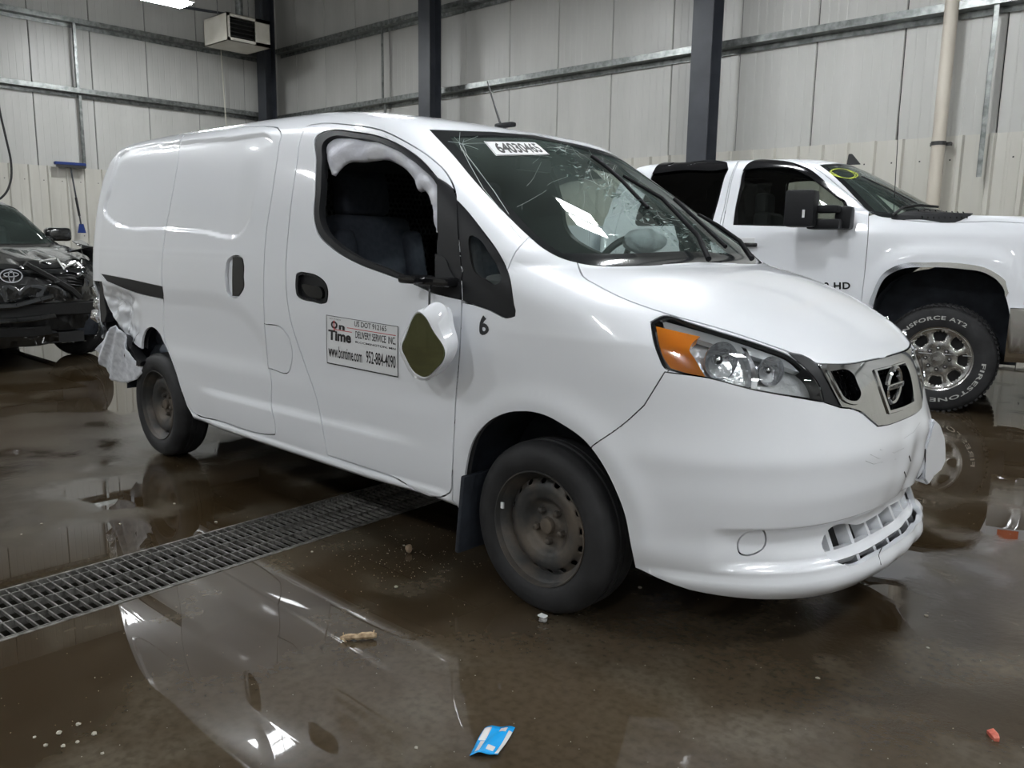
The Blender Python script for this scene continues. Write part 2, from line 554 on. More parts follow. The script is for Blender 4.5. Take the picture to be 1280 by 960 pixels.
# concrete channel under the grate
m_chan = nz(mat('channel_concrete', (.03, .027, .022), .35), 9, (.012, .011, .009), (.045, .04, .03))
bm = bmesh.new()
q = [(-GW, 0), (-GW, -.28), (GW, -.28), (GW, 0)]
for i in range(3):
    a, b_ = q[i], q[i + 1]
    bm.faces.new([bm.verts.new(gp(s, l, z)) for s, z, l in ((a[0], a[1], GL0), (b_[0], b_[1], GL0), (b_[0], b_[1], GL1), (a[0], a[1], GL1))])
for l in (GL0, GL1): bm.faces.new([bm.verts.new(gp(s, l, z)) for s, z in q])
o = bm_obj('trim_1', bm, m_chan); tag(o, 'concrete channel of the floor drain under the steel grate', kind='structure')
m_grate = nz(mat('grate_steel', (.2, .2, .19), .35, .5), 30, (.10, .095, .085), (.34, .33, .31), .35, .7)
gr = empty('drain_grate', 'long galvanised steel drain grate set in the wet floor, running under the white van', 'drain grate', gp(0, 0, 0), GA)
for k, s in enumerate((-.205, -.155, -.04, .075, .19, .208)):
    w = .012 if k in (0, 5) else .006
    box_obj('frame_angle' if k in (0, 5) else 'bearing_bar', (s, (GL0 + GL1) / 2, -.014 if k not in (0, 5) else -.010), (w, GL1 - GL0, .028 if k not in (0, 5) else .024), m_grate, gr)
me_cb = None
l = GL0 + .02; k = 0
while l < GL1 - .02:
    if me_cb is None:
        o = box_obj('cross_bar', (0, 0, 0), (.40, .0055, .012), m_grate, gr); me_cb = o.data
    else:
        o = bpy.data.objects.new('cross_bar', me_cb); link(o, gr)
    o.location = (0, l, -.0075); l += .0345; k += 1

# ---- walls: insulated panels 1 m wide, steel liner sheets in front of their foot
def wall_frame(name, f, span0, span1, joints0, kind_i, liner=True, gz=2.45):
    """f(s, d, z): point s along the wall, d out of the wall into the room"""
    base = bmesh.new()
    vs = [base.verts.new(f(s, -.12, z)) for s, z in ((span0, 0), (span1, 0), (span1, CZ), (span0, CZ))]
    base.faces.new(vs)
    w = bm_obj(name, base, m_col); tag(w, kind='structure')
    # one panel with micro ribs, sharing its mesh
    prof = [(.004, -.02), (.012, 0)]
    nr = 9
    for i in range(1, nr):
        s = .012 + (.976) * i / nr
        prof += [(s - .010, 0), (s - .004, -.0022), (s + .004, -.0022), (s + .010, 0)]
    prof += [(.988, 0), (.996, -.02)]
    s = joints0
    def build(pf, z0, z1):
        V = []; F = []
        for a, d in pf: V += [f(a, d, z0), f(a, d, z1)]
        V = [np.array(v) - np.array(f(0, 0, 0)) for v in V]
        for i in range(len(pf) - 1): F.append((2 * i, 2 * i + 2, 2 * i + 3, 2 * i + 1))
        return V, F
    V, F = build(prof, 0, CZ); first = None
    while s < span1:
        o = None
        if first is None:
            o = mesh_obj('wall_panel', V, F, m_wall, w); first = o.data
        else:
            o = bpy.data.objects.new('wall_panel', first); link(o, w)
        o.location = Vector(f(s, 0, 0)); s += 1.0
    if liner:
        lp = [(.0, .002)]
        for i in range(3):
            c = .1525 + .305 * i
            lp += [(c - .034, .002), (c - .020, .046), (c + .020, .046), (c + .034, .002)]
            if i < 2: lp += [(c + .1325, .002), (c + .1425, .006), (c + .1625, .006), (c + .1725, .002)]
        lp += [(.912, .002)]
        V, F = build(lp, 0.02, gz); first = None
        bmv = V; s = joints0 + .12
        # screws on the flats
        for z in (.35, 1.25, 2.2):
            for c in (.06, .36, .67):
                n = len(V); p = f(c, .008, z); p0 = np.array(f(0, 0, 0)); r = .008
                for (da, dz) in ((-r, -r), (r, -r), (r, r), (-r, r)): V.append(np.array(f(c + da, .0055, z + dz)) - p0)
        V2 = V[:len(lp) * 2]; SV = V[len(lp) * 2:]
        while s < span1 - .2:
            if first is None:
                o = mesh_obj('liner_sheet', V2, F, m_liner, w); first = o.data
                sc = mesh_obj('screw', SV, [tuple(range(4 * i, 4 * i + 4)) for i in range(len(SV) // 4)], m_bolt, o); tag(sc, kind='stuff'); sm = sc.data
            else:
                o = bpy.data.objects.new('liner_sheet', first); link(o, w)
                sc = bpy.data.objects.new('screw', sm); link(sc, o); tag(sc, kind='stuff')
            o.location = Vector(f(s, .01, 0)); s += .914
    return w
wb = wall_frame('wall_back', lambda s, d, z: (s, WY - d, z), WX, EX, -14.7 + 0.0, 0)
wl = wall_frame('wall_left', lambda s, d, z: (WX + d, s, z), SY, WY, -9.64, 1)
wr = wall_frame('wall_right', lambda s, d, z: (EX - d, -s, z), -WY, -SY, -7.1, 2)
wf = wall_frame('wall_front', lambda s, d, z: (-s, SY + d, z), -EX, -WX, -10.0, 3)
ce = box_obj('ceiling', ((WX + EX) / 2, (SY + WY) / 2, CZ + .05), (EX - WX, WY - SY, .1), m_ceil); tag(ce, kind='structure')

# ---- z-shaped girts on the walls
def girt(name, f, s0, s1, z, label):
    """z = height of the horizontal web"""
    bm = bmesh.new()
    t = .006
    for (d0, d1, z0, z1) in ((.19, .196, z, z + .075), (.0, .196, z - t, z), (.03, .036, z - .07, z)):
        A = [f(s0, d0, z0), f(s0, d1, z0), f(s0, d1, z1), f(s0, d0, z1)]; B = [f(s1, d0, z0), f(s1, d1, z0), f(s1, d1, z1), f(s1, d0, z1)]
        a = [bm.verts.new(p) for p in A]; b = [bm.verts.new(p) for p in B]
        bm.faces.new(a); bm.faces.new(b[::-1])
        for i in range(4): bm.faces.new((a[i], b[i], b[(i + 1) % 4], a[(i + 1) % 4]))
    bmesh.ops.recalc_face_normals(bm, faces=bm.faces)
    o = bm_obj(name, bm, m_galv); tag(o, label, kind='structure'); return o
fb = lambda s, d, z: (s, WY - d, z)
flf = lambda s, d, z: (WX + d, s, z)
girt('trim_2', fb, WX + .2, EX, 3.705, 'lower galvanised wall girt along the back wall behind the truck')
girt('trim_3', fb, WX + .2, EX, 5.02, 'upper galvanised wall girt along the back wall')
girt('trim_4', flf, SY, WY - .3, 3.735, 'lower galvanised wall girt along the left wall')
girt('trim_5', flf, SY, WY - .3, 4.90, 'upper galvanised wall girt along the left wall')

# ---- dark steel columns (h-section)
def column(x, y, label, rot=0, w=.28, d=.25):
    bm = bmesh.new()
    poly = []
    t = .014
    poly = [(-w/2, -d/2), (w/2, -d/2), (w/2, -d/2 + t), (t/2, -d/2 + t), (t/2, d/2 - t), (w/2, d/2 - t), (w/2, d/2), (-w/2, d/2), (-w/2, d/2 - t), (-t/2, d/2 - t), (-t/2, -d/2 + t), (-w/2, -d/2 + t)]
    prism(bm, poly, lambda a, b: (a, b, 0), lambda a, b: (a, b, CZ))
    bmesh.ops.recalc_face_normals(bm, faces=bm.faces)
    r = empty('steel_column', label, 'column', (x, y, 0), rot, 'dark steel columns along the walls')
    bm_obj('shaft', bm, m_col, r)
    box_obj('base_plate', (0, 0, .0125), (w + .1, d + .06, .025), m_col, r)
    return r
column(-9.02, 6.62, 'dark grey steel column against the back wall above the middle of the van roof')
column(-3.88, 6.62, 'dark grey steel column against the back wall behind the white pickup cab')
column(1.4, 6.62, 'dark grey steel column against the back wall right of the pickup, outside the picture')
column(-14.02, 6.62, 'dark grey steel column standing in the corner of the two walls beside the heater', w=.30, d=.25)

# ---- struts, pipe
def strut(name, f, s, d, z0, z1, label):
    bm = bmesh.new(); p = f(s, d, 0); q = f(s + .045, d + .045, 0)
    for (a0, a1, b0, b1) in ((0, .05, 0, .005), (0, .005, 0, .05)):
        P0 = f(s + a0, d - b1, z0); P1 = f(s + a1, d - b0, z1)
        c = [(P0[i] + P1[i]) / 2 for i in range(3)]; sz = [abs(P0[i] - P1[i]) for i in range(3)]
        box(bm, c, sz)
    return tag(bm_obj(name, bm, m_galv), label, 'strut')
strut('steel_strut', flf, 3.02, .17, 3.74, 4.93, 'short galvanised strut between the two girts on the left wall')
strut('steel_strut', flf, 3.06, .12, 2.45, 3.70, 'galvanised strut below the lower girt on the left wall, above the blue brush')
strut('steel_strut', fb, -10.72, .17, 3.72, 5.0, 'galvanised strut between the girts on the back wall left of the middle column')
strut('steel_strut', fb, -10.72, .12, 2.45, 3.70, 'galvanised strut under the lower back wall girt just above the van roof')
strut('steel_strut', fb, -.80, .17, 2.0, 3.9, 'galvanised strut on the back wall right of the cream pipe')
pp = empty('wall_pipe', 'tall cream plastic pipe strapped to the back wall behind the pickup hood', 'pipe', (-1.19, 6.93, 0))
tube_obj('pipe_body', [(0, 0, 0), (0, 0, CZ)], .068, m_pipe, pp, 20)
bm = bmesh.new(); lathe(bm, [(.0695, -.02), (.075, -.02), (.075, .02), (.0695, .02)], 24, 'z', (0, 0, 2.36), closed=True)
bm_obj('strap', bm, m_bolt, pp, smooth=True)
box_obj('strap_bracket', (0, .09, 2.36), (.21, .05, .035), m_bolt, pp)
bm = bmesh.new(); lathe(bm, [(.0695, -.05), (.078, -.05), (.078, .05), (.0695, .05)], 24, 'z', (0, 0, 4.3), closed=True)
bm_obj('coupling', bm, m_pipe, pp, smooth=True)

# ---- unit heater
m_heat = nz(mat('heater_enamel', (.68, .65, .57), .35), 4, (.62, .59, .51), (.72, .69, .62))
m_dark = mat('dark_void', (.012, .012, .012), .6)
m_louv = mat('louvre_dark', (.05, .05, .045), .4, .5)
ht = empty('unit_heater', 'beige box unit heater with dark louvres hanging in the corner by the columns', 'heater', (-13.02, 5.44, 4.72))
bm = bmesh.new(); bh, bw, bd = .47, .86, .84
for (c, s) in (((0, 0, .006), (bd, bw, .012)), ((0, 0, bh - .006), (bd, bw, .012)), ((0, -bw/2 + .006, bh/2), (bd, .012, bh)), ((0, bw/2 - .006, bh/2), (bd, .012, bh)), ((-bd/2 + .006, 0, bh/2), (.012, bw, bh)),
               ((bd/2 - .006, -bw/2 + .03, bh/2), (.012, .06, bh)), ((bd/2 - .006, bw/2 - .15, bh/2), (.012, .30, bh)), ((bd/2 - .006, 0, .03), (.012, bw, .06)), ((bd/2 - .006, 0, bh - .03), (.012, bw, .06))):
    box(bm, c, s)
bm_obj('cabinet', bm, m_heat, ht)
box_obj('inner_core', (-.03, -.12, bh/2), (.6, .56, .38), m_dark, ht)
for k in range(5):
    box_obj('louvre', (bd/2 - .03, -.12, .095 + .07 * k), (.055, .50, .005), m_louv, ht, rot=Matrix.Rotation(math.radians(28), 3, 'Y'))
for y in (-.32, .3):
    tube_obj('hanger_rod', [(-.1, y, bh), (-.1, y, CZ - 4.72)], .008, m_galv, ht, 6)
tube_obj('gas_pipe', [(-.1, .45, .25), (-.1, .55, .25), (-.1, .55, CZ - 4.72)], .02, m_col, ht, 8)
tube_obj('flue', [(.1, 0, bh), (.1, 0, CZ - 4.72)], .07, m_galv, ht, 12)
cb = tag(tube_obj('conduit', [(-13.9, 4.2, 5.42), (-13.6, 5.2, 5.40), (-13.4, 5.75, 5.40), (-13.4, 5.8, CZ)], .025, m_col, None, 8), 'dark conduit running along above the heater', 'pipe')

# ---- thin things on the left wall
m_blk = mat('black_rubber', (.012, .012, .013), .45)
m_rope = mat('pale_rope', (.6, .58, .5), .7)
m_blue = mat('blue_plastic', (.01, .035, .19), .4)
pts = [onX(u, v, -14.2) for u, v in ((-6, 100), (0, 140), (8, 175), (14, 205), (13, 228), (5, 244), (-4, 250), (-12, 247))]
tag(tube_obj('hanging_hose', spline([(p[1], p[2]) for p in pts], .08, False).tolist() and [(-14.2, a, b) for a, b in spline([(p[1], p[2]) for p in pts], .08, False)], .018, m_blk, None, 8), 'black hose hanging in a loop at the left edge above the dark car', 'hose')
tag(tube_obj('pull_cord', [(-14.2, 5.74, 4.9), (-14.2, 5.76, 4.2), (-14.2, 5.79, 3.4)], .012, m_rope, None, 6), 'thin pale cord hanging below the beige heater', 'cord')
br = empty('snow_brush', 'blue headed push brush leaning on the wall liner with its pole hanging down', 'brush', (-14.30, 2.83, 0))
box_obj('brush_head', (.0, 0, 2.50), (.09, .52, .055), m_blue, br, bev=.012)
box_obj('bristles', (.03, 0, 2.455), (.05, .48, .045), m_bolt, br)
tube_obj('pole', [(.0, 0, 2.47), (.03, .10, 1.45)], .014, m_col, br, 8)
tube_obj('grip', [(.018, .05, 1.92), (.026, .085, 1.60)], .022, m_blk, br, 8)
prism_obj('scraper', [(-.07, 0), (.07, 0), (.035, .16), (-.035, .16)], lambda a, b: (.02, a + .105, 1.30 + b), lambda a, b: (.04, a + .105, 1.30 + b), m_blue, br)

# ---- ceiling lamps
m_lamp = bpy.data.materials.new('lamp_glow'); m_lamp.use_nodes = True
nt = m_lamp.node_tree; nt.nodes.remove(nt.nodes['Principled BSDF']); em = nt.nodes.new('ShaderNodeEmission')
em.inputs[0].default_value = (.95, .98, 1.0, 1); em.inputs[1].default_value = LAMP_W
nt.links.new(em.outputs[0], nt.nodes['Material Output'].inputs[0])
m_house = mat('lamp_housing', (.6, .6, .6), .4)
def lamp(x, y, label):
    r = empty('high_bay_lamp', label, 'ceiling lamp', (x, y, LAMP_Z), 0, 'white high bay lamps under the ceiling')
    bm = bmesh.new(); box(bm, (0, 0, .06), (.44, .82, .05)); box(bm, (0, 0, .10), (.2, .6, .05))
    bm_obj('housing', bm, m_house, r)
    for s in (-.11, .11):
        box_obj('diffuser', (s, 0, .02), (.17, .76, .03), m_lamp, r, bev=.008)
    for t in (-.3, .3): tube_obj('suspension_wire', [(0, t, .1), (0, t, CZ - LAMP_Z)], .003, m_galv, r, 5)
for i, (x, y) in enumerate(LAMPS):
    lamp(x, y, 'glowing high bay lamp at the top left, left of the beige heater' if i == 0 else 'white high bay lamp hanging under the ceiling, outside the picture')
# ================================================================== THE WHITE VAN
m_white = mat('white_van_paint', (.80, .82, .86), .32, Coat_Weight=1.0, Coat_Roughness=.04)
m_blackp = nz(mat('black_trim_plastic', (.012, .0125, .014), .45, Specular_IOR_Level=.22), 60, bump=.08, bscale=400)
m_gloss = mat('gloss_black', (.008, .008, .009), .12)
m_rub = nz(mat('tyre_rubber', (.022, .022, .023), .62, Specular_IOR_Level=.3), 8, (.016, .016, .017), (.034, .034, .036), .35, .7, bump=.1, bscale=90)
m_liner_d = mat('dark_interior', (.045, .047, .05), .8)
m_greyint = mat('grey_interior_plastic', (.13, .14, .145), .65)
m_seat = nz(mat('charcoal_seat_cloth', (.05, .058, .078), .9), 40, (.042, .05, .07), (.062, .07, .09), bump=.3, bscale=500)
m_chrome = mat('chrome', (.75, .76, .78), .09, 1.0)
m_bag = nz(mat('airbag_cloth', (.72, .73, .78), .75), 9, (.62, .63, .70), (.78, .79, .84), bump=.5, bscale=26)
m_steel_w = nz(mat('rusty_steel_wheel', (.08, .075, .07), .55, .35), 7, (.05, .05, .05), (.16, .13, .10), .40, .68, bump=.15, bscale=60)
m_darkm = mat('dark_metal', (.05, .05, .05), .45, .7)
m_blueliner = nz(mat('arch_liner', (.014, .018, .028), .7), 9, (.01, .013, .02), (.024, .03, .042), bump=.2, bscale=50)

def glass(name, col, rough=0.0, mix=.75):
    """thin tinted glass: part mirror, part tinted view through"""
    m = bpy.data.materials.new(name); m.use_nodes = True; nt = m.node_tree; N = nt.nodes; L = nt.links
    N.remove(N['Principled BSDF']); tr = N.new('ShaderNodeBsdfTransparent'); tr.inputs[0].default_value = (*col, 1)
    gl = N.new('ShaderNodeBsdfGlossy'); gl.inputs[1].default_value = rough
    fr = N.new('ShaderNodeFresnel'); fr.inputs[0].default_value = 1.5
    mx = N.new('ShaderNodeMixShader'); L.new(fr.outputs[0], mx.inputs[0]); L.new(tr.outputs[0], mx.inputs[1]); L.new(gl.outputs[0], mx.inputs[2])
    L.new(mx.outputs[0], N['Material Output'].inputs[0]); return m
m_ws = glass('windscreen_glass', (.72, .81, .78))
def dusty(m, k, col):
    """a thin film of dust on the glass"""
    nt = m.node_tree; N = nt.nodes; L = nt.links; out = N['Material Output']; src = out.inputs[0].links[0].from_socket
    df = N.new('ShaderNodeBsdfDiffuse'); df.inputs[0].default_value = (*col, 1); mx = N.new('ShaderNodeMixShader')
    no = N.new('ShaderNodeTexNoise'); no.inputs['Scale'].default_value = 2.2; no.inputs['Detail'].default_value = 7
    tc = N.new('ShaderNodeTexCoord'); L.new(tc.outputs['Object'], no.inputs['Vector'])
    mr = N.new('ShaderNodeMapRange'); mr.inputs[1].default_value = .35; mr.inputs[2].default_value = .7; mr.inputs[3].default_value = k * .5; mr.inputs[4].default_value = k * 1.6
    L.new(no.outputs[0], mr.inputs[0]); L.new(mr.outputs[0], mx.inputs[0]); L.new(src, mx.inputs[1]); L.new(df.outputs[0], mx.inputs[2]); L.new(mx.outputs[0], out.inputs[0])
dusty(m_ws, .055, (.42, .55, .50))
m_clear = glass('side_glass', (.80, .85, .83))
m_tint = glass('tinted_glass', (.25, .30, .28))
m_lens = glass('clear_lens', (.93, .94, .95))

def lerp_rings():
    #  z     xr     rd   nr  Wr    Wm    W     xs     xf    nf
    return [
     (.185, -3.80, .22, 5, .76, .78, .76, .05, .850, 2.7),
     (.225, -3.82, .22, 5, .79, .81, .80, .02, .885, 2.7),
     (.270, -3.84, .22, 5, .81, .84, .825, .0, .895, 2.7),
     (.320, -3.86, .22, 5, .82, .858, .842, .0, .885, 2.7),
     (.380, -3.87, .22, 5, .825, .864, .850, .0, .865, 2.7),
     (.450, -3.88, .22, 5, .83, .866, .855, .0, .878, 2.7),
     (.520, -3.88, .22, 5, .832, .865, .858, .0, .888, 2.7),
     (.600, -3.885, .22, 5, .832, .866, .860, -.02, .885, 2.7),
     (.680, -3.885, .22, 5, .832, .863, .862, -.04, .872, 2.7),
     (.760, -3.885, .22, 5, .832, .864, .862, -.05, .852, 2.7),
     (.830, -3.885, .22, 5, .832, .865, .862, -.05, .828, 2.75),
     (.880, -3.88, .22, 5, .832, .865, .862, -.05, .800, 2.8),
     (.915, -3.88, .22, 5, .832, .865, .862, -.05, .770, 2.8),
     (.950, -3.88, .22, 5, .832, .864, .862, -.05, .733, 2.8),
     (.985, -3.88, .22, 5, .831, .863, .860, -.07, .680, 2.8),
     (1.02, -3.875, .22, 5, .830, .862, .858, -.11, .615, 2.85),
     (1.06, -3.875, .22, 5, .829, .860, .856, -.17, .525, 2.95),
     (1.10, -3.87, .22, 5, .827, .857, .853, -.25, .425, 2.9),
     (1.135, -3.87, .22, 5, .825, .854, .850, -.33, .315, 2.85),
     (1.160, -3.865, .22, 5, .823, .851, .847, -.38, .205, 2.9),
     (1.178, -3.865, .22, 5, .822, .849, .845, -.42, .105, 3.2),
     (1.195, -3.862, .22, 5, .820, .846, .842, -.44, .050, 3.7),
     (1.225, -3.86, .22, 5, .817, .842, .838, -.46, .000, 3.9),
     (1.300, -3.85, .22, 5, .808, .832, .826, -.54, -.117, 3.8),
     (1.400, -3.84, .22, 5, .795, .818, .808, -.67, -.273, 3.7),
     (1.500, -3.82, .22, 5, .778, .801, .788, -.82, -.428, 3.7),
     (1.600, -3.795, .22, 5, .758, .780, .765, -.97, -.584, 3.7),
     (1.680, -3.765, .22, 4.5, .738, .758, .740, -1.09, -.709, 3.7),
     (1.735, -3.735, .22, 4.2, .716, .737, .715, -1.18, -.812, 3.5),
     (1.775, -3.70, .22, 4, .690, .708, .682, -1.32, -.985, 3.2),
     (1.805, -3.66, .24, 3.6, .650, .668, .640, -1.50, -1.18, 3.0),
     (1.830, -3.60, .28, 3.2, .590, .610, .575, -1.72, -1.40, 2.8),
     (1.848, -3.50, .33, 3, .510, .530, .490, -1.92, -1.62, 2.6),
     (1.860, -3.36, .38, 2.6, .41, .43, .39, -2.08, -1.82, 2.4),
     (1.867, -3.15, .42, 2.3, .28, .30, .27, -2.2, -2.0, 2.2),
     (1.870, -2.75, .2, 2, .02, .02, .02, -2.35, -2.30, 2),
    ]

def sstep(x, a, b):
    t = np.clip((x - a) / (b - a), 0, 1); return t * t * (3 - 2 * t)
def polysdf(poly, x, z):
    q = np.stack([x, z], -1); d = seg_dist(poly, q.reshape(-1, 2)); s = inside(poly, q.reshape(-1, 2))
    return np.where(s, -d, d).reshape(x.shape)
def hnoise(P, f, seed=0):
    """cheap smooth pseudo noise, 0 mean"""
    r = np.random.RandomState(seed); o = np.zeros(P.shape[:-1])
    for k in range(7):
        w = r.randn(3) * f * (1 + .35 * k); o += np.sin(P @ w + r.rand() * 6.28) / (1 + .35 * k)
    return o / 3.2
van_rec = None
def van_disp(P):
    x, y, z = P[..., 0], P[..., 1], P[..., 2]
    d = np.zeros(x.shape)
    side = sstep(np.abs(y), .66, .72)
    if van_rec is not None:
        s = polysdf(van_rec, x, z)
        d -= .015 * side * (1 - sstep(s, -.012, .012)) * (1 - sstep(x, -2.02, -1.76) * (1 - sstep(z, 1.67, 1.76)))
        # swept shadow line under the slide rail
        s2 = polysdf(van_sweep, x, z)
        d -= .009 * side * (1 - sstep(s2, -.075, .03)) * sstep(z, .50, .82)
    # wheel arch lips
    for cx, cz, r0, w in ((0, .325, .392, .05),):
        r = np.hypot(x - cx, z - cz)
        d += .010 * side * sstep(z, .2, .35) * np.exp(-((r - r0 - .015) / w)**2)
    # sill step
    mid = sstep(x, -2.6, -2.4) * (1 - sstep(x, -.45, -.35))
    d += .009 * side * mid * (1 - sstep(z, .318, .336)) - .012 * side * mid * (1 - sstep(z, .292, .312))
    # rounded ledge low on the doors
    zc = .485 + .012 * (x + 1.5)
    d += .013 * side * sstep(x, -2.40, -2.1) * (1 - sstep(x, -.95, -.50)) * (1 - sstep(z - zc, -.02, .022))
    # door shoulder crease that runs down from the window corner
    # bumper: crease under the lamps, scoop round the fog cover and the lower intake
    fr = sstep(x, .25, .45)
    d += .006 * fr * np.exp(-((z - .625) / .05)**2)
    fs = sstep(x, .57, .70) * np.clip(1 - sstep(np.abs(z - .352), .045, .075), 0, 1)
    d -= .028 * fs
    # lower lip stands proud
    d += .016 * sstep(x, .30, .5) * (1 - sstep(z, .235, .275))
    # crash damage: crumpled right rear corner
    dm = sstep(-x, 3.02, 3.35) * (1 - sstep(z, .86, .97)) * sstep(-y, .2, .5) * sstep(z, .3, .4)
    d += dm * (hnoise(P, 11, 3) * .030 - .035 + .018 * hnoise(P, 30, 5))
    # small shove dents in the nose, left half of the bumper
    dn = sstep(x, .6, .75) * sstep(y, -.25, .1) * (1 - sstep(z, .62, .72))
    d += dn * (hnoise(P, 9, 8) * .012)
    return d

VS0 = Surf(lerp_rings())
def px2xz(pts, S=VS0):
    out = []
    for p in spline(pts, 6.0):
        q = S.base(*[np.array(c) for c in S.cast(*p)]); out.append((q[0], q[2]))
    return np.array(out)
van_rec = px2xz([(150, 192), (156, 188), (228, 177), (300, 171.5), (333, 169.5), (338, 174), (331, 205), (318, 245), (306, 285), (299, 292.5), (250, 289), (207, 285.5), (140, 277.5), (132.5, 271), (136, 235), (144, 205)])
van_sweep = px2xz([(126, 352, 1), (203, 365), (270, 371), (296, 380), (312, 396), (331, 425), (338, 470, 1), (200, 440, 1), (130, 420, 1)])
VS = Surf(lerp_rings(), van_disp)
van = empty('cargo_van', 'white compact cargo van with cracked windscreen, hanging mirror and crumpled rear corner', 'van', (0, 0, 0))

# ---- traced outlines (photograph pixels -> surface coordinates)
P_door = VS.px([(557, 619.5), (562.5, 616), (565.7, 596), (567.7, 544), (570, 500), (574, 450), (577.6, 383, 1), (576, 351), (573, 299), (571, 251), (568.5, 236), (559, 217), (537, 196), (509, 178), (475, 162), (438, 156), (395, 155), (383, 158), (377, 170), (371, 205), (365, 245), (359, 305), (357, 345), (362, 395), (379, 450), (396, 500), (404, 540), (409, 569, 1), (485, 594)], 7)
P_win = VS.px([(396, 170), (405, 165), (447, 166), (472, 170.5), (498, 181), (525, 199), (546.5, 223, 1), (557, 229), (568.5, 240), (573, 299), (576, 374, 1), (537, 363.5), (521, 356), (481, 341.5), (444, 327), (413, 308), (397, 291), (393.4, 280), (394, 235), (395, 200)], 7)
P_slide = VS.px([(230, 169), (240, 166.5), (275, 163), (338, 158.3), (347, 159.5), (351, 165), (349, 182), (340, 245), (332.5, 295), (330, 340), (331, 405), (334.4, 443), (339.8, 481), (339.5, 508), (344.5, 536), (343.5, 543.5), (337, 543.5), (276, 527), (241, 515), (235.5, 508), (219, 459), (208.4, 432), (204.5, 414), (204.5, 372.5), (202, 350), (206, 295), (215, 245), (222.5, 202), (226.5, 176)], 7)
P_quarter = VS.px([(571, 250, 1), (584.6, 265), (604.3, 290), (621, 313), (634, 338), (642, 380), (643.7, 392), (638, 396.6), (610, 387), (577.6, 376, 1), (575.6, 327), (573, 299)], 6)
P_qglass = VS.px([(589, 294.5), (598, 299), (610, 316), (622.6, 338), (625.4, 350), (619, 355), (605, 348), (593, 339.5), (588, 324)], 5)
P_arch = VS.px([(576, 640, 1), (580, 605), (584, 576), (594, 547), (613, 526), (636, 516), (656.6, 514.3), (680, 519), (703, 531), (729.5, 550), (750, 576), (767, 608), (780.5, 643), (788, 681), (793.6, 708, 1)], 8, closed=False)
P_arch = np.concatenate([P_arch, [(P_arch[-1, 0] - .004, P_arch[-1, 1] - .8), (P_arch[-1, 0] - .008, -.3), (2.0, -.3), (1.87, -.3), (1.868, 1.5)]])
P_head = VS.px([(813.5, 402, 1), (829, 394.5), (860, 402.5), (895, 413.5), (935, 425.5), (960.5, 434), (990, 446.6), (1009, 462), (1025, 483), (1030.5, 502, 1), (985, 495), (944, 487.6), (888, 473), (845, 464.5), (831, 460), (824, 446), (817.7, 428.6)], 6)
P_trimh = VS.px([(985, 441, 1), (1002, 444, 1), (1014, 450), (1022, 457), (1034, 478), (1051, 509.5, 1), (1030.5, 503, 1), (1025, 483), (1009, 463)], 5)
hood_half = VS.px([(835, 331, 1), (721.5, 328, 1), (728, 345), (745, 356), (772, 370), (832, 392), (895, 409.5), (960.5, 431), (993, 443), (1016, 453.5), (1040, 455.5), (1062, 455), (1095, 449), (1110, 446.5, 1)], 7, closed=False)
hood_half[0, 0] = 3.0; hood_half[0, 1] = float(VS.vz(1.178)); hood_half[-1, 0] = 3.0
P_hood = sym(hood_half[1:-1] if False else hood_half)
grille_half = VS.px([(1110, 446.5, 1), (1095, 449.5), (1062, 455.5), (1021, 455, 1), (1034, 478), (1051, 509.5, 1), (1066, 511.5), (1078, 517), (1086, 524), (1096.6, 533, 1), (1110, 531), (1122, 527, 1)], 5, closed=False)
grille_half[0, 0] = 3.0; grille_half[-1, 0] = 3.0
P_grille = sym(grille_half)
ws_half = VS.px([(624, 165, 1), (536.7, 161.8, 1), (550, 176), (563.6, 190.4), (597, 230), (631, 266), (661, 295), (681, 311.5), (704.7, 323.5), (731.5, 330), (815.5, 332, 1)], 7, closed=False)
ws_half[0] = (3.0, float(VS.vz(1.729))); ws_half[-1] = (3.0, float(VS.vz(1.190)))
P_ws = sym(ws_half)
v_sill = float(VS.vz(.295)); v_bot = 0.0
P_bump_half = VS.px([(1122, 527, 1), (1110, 531), (1096.6, 533, 1), (1086, 524), (1078, 517), (1066, 511.5), (1050, 509.5, 1), (1030, 503, 1), (985, 495), (944, 487.6), (888, 473), (831, 465, 1), (805, 507, 1), (782, 528), (741, 557, 1), (728, 580), (745, 640), (768, 690), (776, 714, 1)], 7, closed=False)
P_bump_half[0, 0] = 3.0
bu = np.linspace(P_bump_half[-1, 0], 3.0, 26)[1:]
bot = np.stack([bu, np.interp(bu, [2.25, 2.31, 2.37, 2.49, 2.62, 2.76, 3.0], [1.74, 1.25, .80, .45, .2, .06, .02])], 1)
P_bump = sym(np.concatenate([P_bump_half, bot]))
P_fend = VS.px([(577, 640, 1), (566, 625, 1), (567.7, 544), (570, 500), (574, 450), (577.6, 378, 1), (610, 385), (638, 394.6), (641.7, 390, 1), (640, 375), (634, 338, 1), (645, 314), (661, 296.5, 1), (681, 309.5), (704.7, 321.5), (722, 327, 1), (745, 350), (772, 366), (832, 388), (850, 420, 1), (836, 463, 1), (805, 507, 1), (782, 528), (741, 557, 1), (700, 600, 1)], 8)
P_rarch = VS.px([(176, 470, 1), (177, 440), (179, 420), (184, 411), (190, 409), (197, 414), (204.5, 428), (208.4, 436), (219, 463), (228, 492), (234, 508, 1), (243, 524, 1), (240, 560, 1), (180, 560, 1)], 5)
P_below = np.array([(0, -.2), (6, -.2)] + [(u, v_sill) for u in np.linspace(6, 0, 90)])
P_rbump = np.array([(u, .01) for u in np.linspace(-.001, 1.12, 30)] + [(u, float(VS.vz(.60))) for u in np.linspace(1.12, -.001, 30)])
